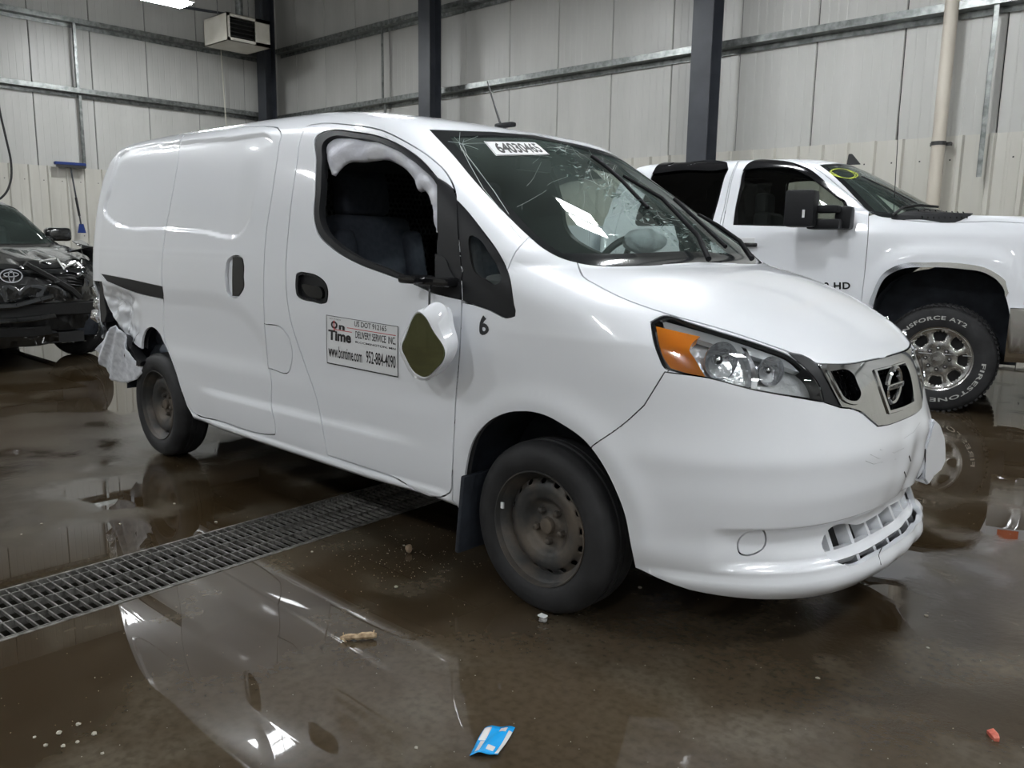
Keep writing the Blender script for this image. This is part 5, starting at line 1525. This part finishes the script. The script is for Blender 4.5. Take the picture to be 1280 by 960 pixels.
# lettering on the door, yellow scrawl, antenna, roof fin, wiper
tq = [(1007, 353), (1063, 352.5), (1063, 361.5), (1007, 362)]
on_quad('badge_lettering', quad_map(TS, tq, .004), *fit_text('2500 HD', 0, 0, 1, 1, bold=.03, sp=1.1), m_gloss, tr)
m_yel = mat('yellow_grease_pencil', (.62, .72, .10), .6)
bm = bmesh.new(); L = []
for k in range(40):
    a = k * .55; L.append((1055 + 15 * math.cos(a) * (1 - .2 * math.sin(k)), 217 + 5.5 * math.sin(a) + 4 * math.cos(a) * .6))
uvs = np.array([TS.cast(*p) for p in spline(L, 4, False)]); P, _ = TS.ev(uvs[:, 0], uvs[:, 1], .001); tube(bm, P, .0022, 4)
bm_obj('windscreen_scrawl', bm, m_yel, tr)
a = tl_(1117, 266, -.70); b = tl_(1124, 141, -.70)
tube_obj('antenna_whip', [tuple(a), tuple(b)], [.004, .0025], m_blk, tr, 6)
a = tl_(1069, 203, 0.0)
prism_obj('roof_fin', [(-.07, -.02), (.05, -.02), (-.03, .075), (-.06, .075)], lambda x, z: (a[0] + x, -.015, a[2] + z), lambda x, z: (a[0] + x, .015, a[2] + z), m_blk, tr, bev=.004)
uvs = np.array([TS.cast(*p) for p in ((1116, 271), (1128, 263), (1148, 260), (1170, 262))]); P, _ = TS.ev(uvs[:, 0], uvs[:, 1], .025); tube_obj('wiper', P, .011, m_blk, tr, 6)
uvs = np.array([TS.cast(*p) for p in ((1076, 222), (1110, 238), (1145, 256))]); P, _ = TS.ev(uvs[:, 0], uvs[:, 1], .012); tube_obj('wiper', P, .006, m_blk, tr, 6)
# wheel
m_alloy = nz(mat('cast_alloy', (.52, .52, .50), .22, .95), 9, (.36, .35, .33), (.62, .62, .60))
m_letter = mat('raised_white_letters', (.42, .42, .40), .6)
def truck_wheel(loc, rz=0.0, src=None):
    tw = empty_part('wheel', tr, loc, rz)
    if src:
        for ch in src.children:
            c = ch.copy(); COL.objects.link(c); c.parent = tw
        return tw
    lathe_obj('tyre', tyre_profile(.414, .265, .245), m_rub, tw, 72, closed=True)
    bm = bmesh.new()
    for k in range(64):
        a = 2 * PI * k / 64
        for h, w in ((-.105, .05), (.105, .05), (0, .04)):
            a2 = a + (PI / 64 if h == 0 else 0)
            box(bm, (.413 * math.cos(a2), h, .413 * math.sin(a2)), (.012, w, .022), rot=Matrix.Rotation(-a2, 3, 'Y'))
    tag(bm_obj('tread_block', bm, m_rub, tw), kind='stuff')
    lathe_obj('rim', [(.252, -.112), (.256, -.120), (.250, -.124), (.240, -.118), (.234, -.095), (.225, -.03), (.22, .05), (.235, .10), (.245, .11), (.23, .11), (.21, .05), (.215, -.05), (.228, -.09)], m_alloy, tw, 64, closed=True)
    hs = []
    for k in range(8):
        a0 = 2 * PI * k / 8 + PI / 8 * 0; q = []
        for (r, ta) in ((.145, -.028), (.172, -.042), (.196, -.046), (.204, 0), (.196, .046), (.172, .042), (.145, .028), (.139, 0)):
            aa = a0 + ta / r; q.append((r * math.cos(aa), r * math.sin(aa)))
        hs.append(spline(q, .01))
    def pf(r, a):
        s = abs(math.cos(4 * (a)))  # spokes rise between the windows
        return float(np.interp(r, [0, .11, .20, .236], [-.098, -.100, -.088, -.108])) - .008 * (1 - s) * (1 if .1 < r < .22 else 0)
    polar_disc('wheel_spokes', pf, .0, .238, hs, m_alloy, tw, nr=12, n=80, thick=.018)
    lathe_obj('wheel_back', [(.001, -.03), (.22, -.03), (.22, -.02), (.001, -.02)], m_blk, tw, 32)
    lathe_obj('centre_cap', [(.056, -.10), (.056, -.114), (.050, -.120), (.001, -.121)], m_alloy, tw, 32)
    bm = bmesh.new(); bw = [(-.034, -.008), (-.026, .010), (-.010, .010), (-.008, .016), (.012, .016), (.012, .010), (.034, .008), (.026, -.010), (.010, -.010), (.008, -.016), (-.012, -.016), (-.012, -.010)]
    prism(bm, bw, lambda x, z: (x, -.1215, z), lambda x, z: (x, -.1245, z)); bmesh.ops.recalc_face_normals(bm, faces=bm.faces); bm_obj('cap_emblem', bm, m_chrome, tw)
    for k in range(8):
        a = 2 * PI * k / 8 + PI / 2; c = (.083 * math.cos(a), -.10, .083 * math.sin(a))
        lathe_obj('lug_ring', [(.0165, .0), (.0165, -.006), (.001, -.0062)], m_blk, tw, 14, c=c)
        lathe_obj('lug_nut', [(.0105, -.004), (.0105, -.018), (.007, -.024), (.0005, -.025)], m_chrome, tw, 8, c=c)
    for s, ac, span in (('TRANSFORCE AT2', 112, 112), ('FIRESTONE', -48, 92)):
        V, F = fit_text(s, -.5, 0, .5, 1, bold=.02, sp=1.1); n = len(V)
        r0, r1 = .305, .335; P = []
        for x, y in V:
            a = math.radians(ac - x * span); r = r0 + (r1 - r0) * y; P.append((r * math.cos(a), -.1405, r * math.sin(a)))
        mesh_obj('tyre_lettering', P, F, m_letter, tw)
    return tw
w0 = truck_wheel((0, -.872, .411))
for (x, y, rz) in ((-3.904, -.872, 0), (0, .872, PI), (-3.904, .872, PI)): truck_wheel((x, y, .411), rz, w0)
# ================================================================== DARK WRECKED CAR AT THE LEFT
UX, UY = -7.70, -.36
UM = Matrix.Translation((UX, UY, 0))
U_rings = [
 (.20, -3.40, .3, 4, .82, .84, .82, .10, .82, 3),
 (.30, -3.48, .3, 4, .87, .88, .86, .10, .90, 3),
 (.45, -3.55, .3, 4, .90, .92, .89, .08, .93, 3),
 (.60, -3.58, .3, 4, .91, .925, .90, .06, .93, 3),
 (.75, -3.58, .3, 4, .905, .92, .90, .05, .93, 3),
 (.88, -3.56, .3, 4, .90, .915, .895, .02, .90, 3),
 (.97, -3.55, .3, 4, .89, .905, .885, -.02, .83, 3),
 (1.03, -3.53, .3, 4, .88, .895, .875, -.08, .68, 3),
 (1.08, -3.50, .3, 4, .865, .885, .86, -.20, .42, 3.2),
 (1.12, -3.48, .3, 4, .85, .87, .845, -.40, .10, 3.2),
 (1.145, -3.46, .3, 4, .84, .86, .83, -.62, -.25, 3.6),
 (1.18, -3.44, .3, 4, .825, .845, .815, -.70, -.34, 3.8),
 (1.30, -3.36, .3, 4, .785, .805, .77, -.92, -.55, 3.8),
 (1.45, -3.25, .3, 4, .73, .75, .715, -1.20, -.82, 3.8),
 (1.56, -3.12, .3, 4, .68, .70, .66, -1.42, -1.03, 3.5),
 (1.62, -3.0, .35, 3.4, .60, .62, .58, -1.60, -1.20, 3),
 (1.655, -2.8, .4, 3, .45, .47, .43, -1.8, -1.45, 2.6),
 (1.67, -2.4, .2, 2, .02, .02, .02, -2.1, -2.0, 2),
]
def u_disp(P):
    x, y, z = P[..., 0], P[..., 1], P[..., 2]
    k = sstep(x, .05, .5) * (1 - sstep(z, 1.12, 1.18))
    d = k * (hnoise(P, 8, 21) * .032 + hnoise(P, 19, 22) * .010) - .02 * k
    d += .02 * sstep(np.abs(y), .78, .86) * np.exp(-((np.hypot(x, z - .35) - .42) / .07)**2)
    return d
U_rings = [(z, a, b, c, Wr * k, Wm * k, W * k, xs, xf, nf) for (z, a, b, c, Wr, Wm, W, xs, xf, nf) in U_rings for k in [1.03 if z < .99 else 1.05 if z < 1.17 else 1.0]]
US = Surf(U_rings, u_disp, UM)
su = empty('wrecked_car', 'dark wet crash damaged suv with buckled hood at the left edge by the wall', 'car', (UX, UY, 0))
m_bp = nz(mat('black_car_paint', (.010, .011, .012), .14, Coat_Weight=1.0), 16, (.008, .009, .010), (.018, .019, .019), bump=.03, bscale=50)
m_bkp = nz(mat('raw_black_plastic', (.010, .010, .010), .42, Specular_IOR_Level=.3), 20, bump=.25, bscale=60)
U_all = np.array([(u, 0.0) for u in np.linspace(0, 6, 80)] + [(6, v) for v in np.linspace(.5, US.K, 30)] + [(u, US.K) for u in np.linspace(5.9, .1, 30)] + [(0, v) for v in np.linspace(US.K, .5, 30)])
# the car's left flank is u > 3; everything in view is traced there
U_hl = US.px([(49, 328, 1), (68, 323), (87, 317.5), (104, 318, 1), (104, 328), (97, 334), (77, 332), (63, 330.5)], 4)
U_ws = sym(np.array([(3.0, US.vz(1.60)), (2.45, US.vz(1.575)), (2.25, US.vz(1.52)), (2.27, US.vz(1.25)), (2.33, US.vz(1.185)), (2.6, US.vz(1.165)), (3.0, US.vz(1.16))], float))
U_ws = dense(U_ws, 6)
U_hood = dense(sym(np.array([(3.0, US.vz(1.155)), (2.5, US.vz(1.155)), (2.22, US.vz(1.15)), (2.28, US.vz(1.05)), (2.45, US.vz(.99)), (2.7, US.vz(.96)), (3.0, US.vz(.955))], float)), 6)
U_grl = dense(np.array([(2.72, US.vz(.80)), (2.70, US.vz(.90)), (3.30, US.vz(.90)), (3.28, US.vz(.80))]), 8)
U_low = dense(np.array([(2.55, US.vz(.32)), (2.50, US.vz(.62)), (3.50, US.vz(.62)), (3.45, US.vz(.32))]), 10)
U_cut = US.px([(74, 386, 1), (100, 384), (135, 380, 1), (140, 440, 1), (74, 440, 1)], 5)
def acirc(cx, cz, r, n=26): return US.side([(cx + r * math.cos(a), max(.205, cz + r * math.sin(a))) for a in np.linspace(-.5, PI + .5, n)], .05, closed=True, yd=-1, raw=True)
U_a1 = acirc(0, .36, .40); U_a2 = acirc(-2.66, .36, .40)
swin = US.side([(-.85, 1.17), (-1.25, 1.43), (-1.6, 1.53), (-2.5, 1.53), (-3.0, 1.38), (-3.1, 1.2)], .08)
G_u = US.grid(.06, list(np.arange(.21, 1.6, .045)) + [1.61, 1.625, 1.64, 1.655, 1.665])
U_rib = US.px([(77, 342, 1), (90, 340), (105, 347, 1), (104, 357), (92, 359), (84, 354)], 4)
uh = [U_hl, ML(U_hl), U_ws, U_hood, U_grl, U_low, U_cut, U_a1, ML(U_a1), U_a2, ML(U_a2), swin, ML(swin), U_rib]
USC = (2.2, .09)
panel('car_body', US, U_all, uh, m_bp, su, grid=G_u, sc=USC)
panel('hood', US, U_hood, [], m_bp, su, grid=G_u, sc=USC, gap=.006, off=.004)
for fl in (False, True):
    hh_ = panel('headlight', US, U_hl, [], m_lampgrey, su, grid=[], sc=USC, off=-.03, flange=0, gap=-.003, flip=fl)
    panel('lens', US, U_hl, [], m_lens, hh_, grid=G_u, sc=USC, off=.0, flange=.02, gap=.002, flip=fl)
m_drl = mat('daytime_strip', (.75, .75, .72), .2, .3)
for L in ([(50, 328), (60, 325.5), (70, 324)], [(72, 325), (76, 331), (80, 337)], [(88, 319), (102, 319.5), (102, 329)], [(80, 335), (90, 331), (95, 328)]):
    uvs = np.array([US.cast(*p) for p in L]); P, _ = US.ev(uvs[:, 0], uvs[:, 1], .008); tube_obj('lamp_strip', P, .008, m_drl, su, 6)
panel('windscreen', US, U_ws, [], m_ws, su, grid=G_u, sc=USC, off=-.003, flange=0, gap=0)
for q in (swin, ): 
    panel('side_window', US, q, [], m_tdark, su, grid=G_u, sc=USC, off=-.01, flange=0, gap=0); panel('side_window', US, q, [], m_tdark, su, grid=G_u, sc=USC, off=-.01, flange=0, gap=0, flip=True)
panel('grille_recess', US, U_grl, [], m_bkp, su, grid=G_u, sc=USC, off=-.03, flange=0, gap=-.002)
panel('lower_recess', US, U_low, [], m_bkp, su, grid=G_u, sc=USC, off=-.06, flange=0, gap=-.002)
panel('ribbed_insert', US, U_rib, [], m_bkp, su, grid=G_u, sc=USC, off=-.03, flange=0, gap=-.002)
for k in range(4):
    L = [(82 + k * 1.5, 343 + k * 4.2), (92, 344 + k * 4.0), (103, 349 + k * 2.8)]
    uvs = np.array([US.cast(*p) for p in L]); P, _ = US.ev(uvs[:, 0], uvs[:, 1], -.008); tube_obj('insert_rib', P, .007, m_bkp, su, 5)
panel('cab_lining', US, U_all, [U_ws, swin, ML(swin), U_cut, U_a1, ML(U_a1), U_a2, ML(U_a2), U_hood, U_grl, U_low, U_hl, ML(U_hl)], m_liner_d, su, grid=[], sc=USC, off=-.05, flange=0, gap=0)
# emblem: crossed ovals
def oval(bm, c, a, b, r, x):
    tube(bm, [(x, c[0] + a * math.cos(t), c[1] + b * math.sin(t)) for t in np.linspace(0, 2 * PI, 32, endpoint=False)], r, 6, closed=True)
bm = bmesh.new(); ex = .955; ez = .885
oy = -.07
oval(bm, (oy, ez), .090, .060, .008, ex); oval(bm, (oy, ez + .012), .060, .020, .006, ex + .004); oval(bm, (oy, ez - .006), .022, .050, .006, ex + .004)
bmesh.ops.recalc_face_normals(bm, faces=bm.faces); bm_obj('emblem', bm, m_chrome, su, smooth=True)
bm = bmesh.new(); tube(bm, [(ex - .01, -.45, ez - .02), (ex, -.1, ez - .01)], .008, 6); bm_obj('chrome_strip', bm, m_chrome, su)
# bumper remains: beam, shifted trims, hanging scraps
rr = random.Random(5)
bm = bmesh.new(); box(bm, (.86, 0, .56), (.07, 1.40, .12), bev=.01); bm_obj('bumper_beam', bm, m_bkp, su, smooth=True)
def strip(name, pts, x, w, m, th=.03):
    P = [onX(u, v, UX + x) for u, v in pts]; P = [(p[0] - UX, p[1] - UY, p[2]) for p in P]
    bm = bmesh.new()
    for a, b in zip(P, P[1:]):
        a = Vector(a); b = Vector(b); mid = (a + b) / 2; d = b - a
        ang = math.atan2(d.z, d.y); box(bm, mid, (th, d.length + .02, w), rot=Matrix.Rotation(ang, 3, 'X'), bev=.008)
    return bm_obj(name, bm, m, su, smooth=True)
strip('bumper_trim', [(-30, 402), (20, 400), (50, 397), (68, 394)], .93, .055, m_bp, .05)
strip('bumper_trim', [(-30, 385), (20, 382), (50, 374), (66, 370)], .96, .045, m_bp, .04)
strip('bumper_trim', [(32, 330), (60, 345), (90, 362), (100, 372)], .90, .05, m_bkp, .04)
strip('skid_plate', [(-30, 414), (10, 416), (40, 415), (62, 412)], .86, .09, m_bkp, .06)
strip('loose_panel', [(96, 372), (110, 378), (122, 380)], .60, .11, m_bkp, .04)
strip('loose_panel', [(60, 374), (90, 371), (116, 377)], .75, .06, m_bkp, .03)
m_tarn = mat('bare_scraped_metal', (.4, .34, .25), .4, .6)
strip('scraped_bracket', [(108, 363), (118, 361)], .55, .05, m_tarn, .03)
for (u, v, x, s) in ((100, 345, .80, .06), (112, 356, .62, .05), (40, 372, .94, .035), (88, 380, .86, .04), (16, 376, .96, .03), (70, 352, .92, .04)):
    p = onX(u, v, UX + x); bm = bmesh.new(); bmesh.ops.create_icosphere(bm, subdivisions=1, radius=s)
    for w in bm.verts: w.co *= rr.uniform(.5, 1.2); w.co.z *= .6
    bm_obj('broken_piece', bm, m_bkp, su, loc=(p[0] - UX, p[1] - UY, p[2]))
# raised fender liner arc on the far side
P = [onX(u, v, UX + .1) for u, v in ((90, 302), (102, 301), (114, 307), (123, 318), (127, 332), (127, 345))]
P = [(p[0] - UX, p[1] - UY, p[2]) for p in P]
bm = bmesh.new(); A = [bm.verts.new(p) for p in P]; B = [bm.verts.new((p[0] + .35, p[1] - .03, p[2] - .06)) for p in P]; Cc = [bm.verts.new((p[0] + .30, p[1] - .16, p[2] - .10)) for p in P]
for i in range(len(P) - 1): bm.faces.new((A[i], A[i+1], B[i+1], B[i])); bm.faces.new((B[i], B[i+1], Cc[i+1], Cc[i]))
o = bm_obj('buckled_fender', bm, m_bp, su, smooth=True); md = o.modifiers.new('s', 'SOLIDIFY'); md.thickness = .01
# door mirror
a = onX(72, 293, UX - .75)
bm = bmesh.new(); box(bm, (-.75, a[1] - UY, a[2]), (.16, .26, .15), bev=.05, seg=3); bm_obj('door_mirror', bm, m_bp, su, smooth=True)
box_obj('mirror_arm', (-.72, a[1] - UY - .14, a[2] - .05), (.10, .14, .04), m_bp, su, bev=.01)
for s in (-1, 1):
    for cx in (0, -2.66):
        bm = bmesh.new(); n = 18; A = []; B = []
        for i in range(n + 1):
            t = -.3 + (PI + .6) * i / n; p = (cx + .40 * math.cos(t), .36 + .40 * math.sin(t)); A.append(bm.verts.new((p[0], s * .88, p[1]))); B.append(bm.verts.new((p[0], s * .58, p[1])))
        for i in range(n): bm.faces.new((A[i], A[i + 1], B[i + 1], B[i]))
        bm.faces.new(B); bm_obj('arch_liner', bm, m_blueliner, su, smooth=True)
bm = bmesh.new(); box(bm, (-1.3, 0, .28), (4.2, 1.15, .10)); box(bm, (-1.33, 0, .28), (1.8, 1.7, .08)); box(bm, (.35, 0, .55), (.6, 1.1, .5)); bm_obj('underbody', bm, m_blk, su)
bm = bmesh.new(); box(bm, (-.55, 0, .98), (.4, 1.4, .2), bev=.05); box(bm, (-1.5, -.4, .95), (.2, .5, .8), bev=.06); box(bm, (-1.5, .4, .95), (.2, .5, .8), bev=.06); bm_obj('seats_and_dashboard', bm, m_greyint, su, smooth=True)
def suv_wheel(loc, rz=0.0, src=None):
    tw = empty_part('wheel', su, loc, rz)
    if src:
        for ch in src.children:
            c = ch.copy(); COL.objects.link(c); c.parent = tw
        return tw
    lathe_obj('tyre', tyre_profile(.352, .235, .225), m_rub, tw, 48, closed=True)
    lathe_obj('rim', [(.228, -.10), (.232, -.108), (.222, -.108), (.212, -.08), (.205, .0), (.22, .10), (.20, .09), (.19, 0), (.2, -.07)], m_alloy, tw, 48, closed=True)
    hs = [spline([(r * math.cos(2*PI*k/5 + t / r), r * math.sin(2*PI*k/5 + t / r)) for r, t in ((.07, -.01), (.18, -.07), (.195, 0), (.18, .07), (.07, .01))], .015) for k in range(5)]
    polar_disc('wheel_spokes', lambda r, a: -.075 - .02 * (1 - r / .21), 0, .212, hs, m_alloy, tw, nr=6, n=50, thick=.02)
    lathe_obj('wheel_back', [(.001, -.02), (.2, -.02), (.2, -.01), (.001, -.01)], m_blk, tw, 24)
    return tw
w0 = suv_wheel((0, -.80, .351), math.radians(24))
for (x, y, rz) in ((-2.66, -.80, 0), (0, .80, PI + math.radians(24)), (-2.66, .80, PI)): suv_wheel((x, y, .351), rz, w0)
# ================================================================== SMALL THINGS ON THE FLOOR
m_wrapb = mat('wrapper_blue', (.01, .33, .75), .25, 0, Coat_Weight=.6)
m_wrapw = mat('wrapper_white', (.62, .62, .60), .3, 0, Coat_Weight=.6)
wc = [onZ(u, v, .006) for u, v in ((606, 909.5), (644, 910), (622, 946), (587, 943))]
def wrap(s, t):   # 0..1 across, 0..1 down
    w = (wc[0] * (1 - s) + wc[1] * s) * (1 - t) + (wc[3] * (1 - s) + wc[2] * s) * t
    h = .006 + .006 * math.sin(s * 3.1) + .003 * math.sin(s * 9 + t * 5) + .004 * t * s
    return (w[0] - wc[0][0], w[1] - wc[0][1], h)
def wpiece(name, s0, s1, t0, t1, m, parent, dz=0, n=10):
    V = []; F = []
    for j in range(n + 1):
        for i in range(n + 1):
            p = wrap(s0 + (s1 - s0) * i / n, t0 + (t1 - t0) * j / n); V.append((p[0], p[1], p[2] + dz))
    for j in range(n):
        for i in range(n):
            a = j * (n + 1) + i; F.append((a, a + n + 1, a + n + 2, a + 1))
    o = mesh_obj(name, V, F, m, parent, smooth=True); md = o.modifiers.new('s', 'SOLIDIFY'); md.thickness = .0012; md.offset = -1; return o
wr_ = empty('candy_wrapper', 'torn blue and white foil wrapper lying on the wet floor in front', 'wrapper', (wc[0][0], wc[0][1], 0))
wpiece('foil', 0, 1, 0, 1, m_wrapb, wr_)
wpiece('white_patch', .03, .27, .06, .50, m_wrapw, wr_, .0006); wpiece('white_patch', .12, .27, .52, .90, m_wrapw, wr_, .0006)
wpiece('white_edge', .88, 1.0, .16, .98, m_wrapw, wr_, .0006); wpiece('white_patch', .58, .80, .08, .22, m_wrapw, wr_, .0006); wpiece('white_patch', .50, .76, .74, .88, m_wrapw, wr_, .0006)
m_wood = nz(mat('splintered_wood', (.42, .30, .17), .8), 50, (.20, .13, .07), (.55, .42, .27), bump=.4, bscale=200)
a = onZ(426, 797, .012); b = onZ(469, 794, .014)
rr = random.Random(6); c0 = (a + b) / 2
bm = bmesh.new(); tube(bm, [tuple(a + (b - a) * t - c0 + np.array([rr.gauss(0, .002), rr.gauss(0, .002), rr.gauss(0, .0012)])) for t in np.linspace(0, 1, 9)], [.005, .009, .011, .009, .010, .011, .012, .012, .008], 7)
tube(bm, [tuple(a - c0 + (0, 0, 0)), tuple(onZ(433, 803, .004) - c0)], .003, 5)
for k in range(5):
    t = rr.random(); p = a + (b - a) * t - c0; tube(bm, [tuple(p), tuple(p + np.array([rr.gauss(0, .012), rr.gauss(0, .012), .010]))], .002, 4)
tag(bm_obj('wood_splinter', bm, m_wood, smooth=True, loc=tuple(c0)), 'short splintered piece of brown wood on the wet floor beside the drain', 'wood piece')
def rock(name, px_, r, m, seed, sx=1, sz=.6):
    q = random.Random(seed); p = onZ(*px_, 0.0); bm = bmesh.new(); bmesh.ops.create_icosphere(bm, subdivisions=2, radius=r)
    for w in bm.verts: w.co *= q.uniform(.75, 1.15); w.co.x *= sx; w.co.z *= sz
    lo = min(w.co.z for w in bm.verts); return bm_obj(name, bm, m, smooth=False, loc=(p[0], p[1], -lo - .001))
m_st = nz(mat('gravel_grey', (.18, .18, .17), .6), 60, (.08, .08, .08), (.30, .29, .28))
m_pale = mat('pale_chip', (.30, .28, .23), .6)
r1 = rock('stone', (679, 777), .016, m_st, 1); 
bm = bmesh.new(); box(bm, (0, 0, 0), (.030, .022, .006), bev=.002); tip = bm_obj('white_cap', bm, m_paper, r1, smooth=True, loc=(-.003, 0, .012))
tag(r1, 'small grey stone with a white top lying before the front wheel', 'stone')
tag(rock('stone', (511, 691), .017, mat('tan_stone', (.30, .22, .15), .6), 2, .7, 1), 'small tan stone near the end of the grate beneath the van door', 'stone')
m_redl = nz(mat('red_scrap', (.50, .10, .06), .5), 60, (.35, .05, .03), (.62, .18, .12))
p = [onZ(u, v, 0) for u, v in ((1233, 916), (1241, 915.5), (1248, 921), (1249, 928), (1243, 927), (1237, 922))]; c0 = sum(p) / len(p)
bm = bmesh.new(); top = [bm.verts.new((q[0] - c0[0], q[1] - c0[1], .008 + .004 * (i % 2))) for i, q in enumerate(p)]; bo = [bm.verts.new((q[0] - c0[0], q[1] - c0[1], .001)) for q in p]
bm.faces.new(top); bm.faces.new(bo[::-1])
for i in range(len(p)): bm.faces.new((bo[i], bo[(i+1) % len(p)], top[(i+1) % len(p)], top[i]))
bmesh.ops.recalc_face_normals(bm, faces=bm.faces)
tag(bm_obj('red_scrap', bm, m_redl, loc=(c0[0], c0[1], 0)), 'small red plastic scrap on the floor at the lower right', 'scrap')
# grit: a few pale chips that can be counted, and fine sand
chips = [(43, 922), (57, 932), (74, 917), (97, 928), (98, 906), (128, 942), (79, 933), (118, 918), (520, 935), (1158, 770), (1160, 810), (1022, 848), (495, 734), (390, 690), (388, 673), (505, 682), (430, 664), (800, 735), (150, 655), (218, 630), (27, 668), (52, 655), (270, 653)]
for i, q in enumerate(chips):
    o = rock('pale_chip', q, .0045 + .003 * ((i * 7) % 5) / 5, m_pale, 20 + i, 1.2, .5)
    tag(o, 'tiny pale chip of grit lying on the wet concrete floor', 'grit', 'pale grit chips scattered on the floor')
bm = bmesh.new(); rr = random.Random(9)
for k in range(520):
    if rr.random() < .5: u, v = rr.gauss(500, 60), rr.gauss(690, 25)
    else: u, v = rr.uniform(0, 1280), rr.uniform(560, 960)
    p = onZ(u, max(v, 500), 0); r = rr.uniform(.0010, .0024)
    if p[1] > 2.5 or p[0] > 6 or abs(p[0] - G0.x + (p[1] - G0.y) * .056) < .26: continue
    vs = [bm.verts.new((p[0] + r * math.cos(t), p[1] + r * math.sin(t), .0002)) for t in (0, 2.1, 4.2)] + [bm.verts.new((p[0], p[1], r))]
    for f in ((0, 1, 3), (1, 2, 3), (2, 0, 3)): bm.faces.new([vs[i] for i in f])
tag(bm_obj('floor_grit', bm, m_pale), 'fine pale sand and grit scattered over the wet floor', 'grit', kind='stuff')
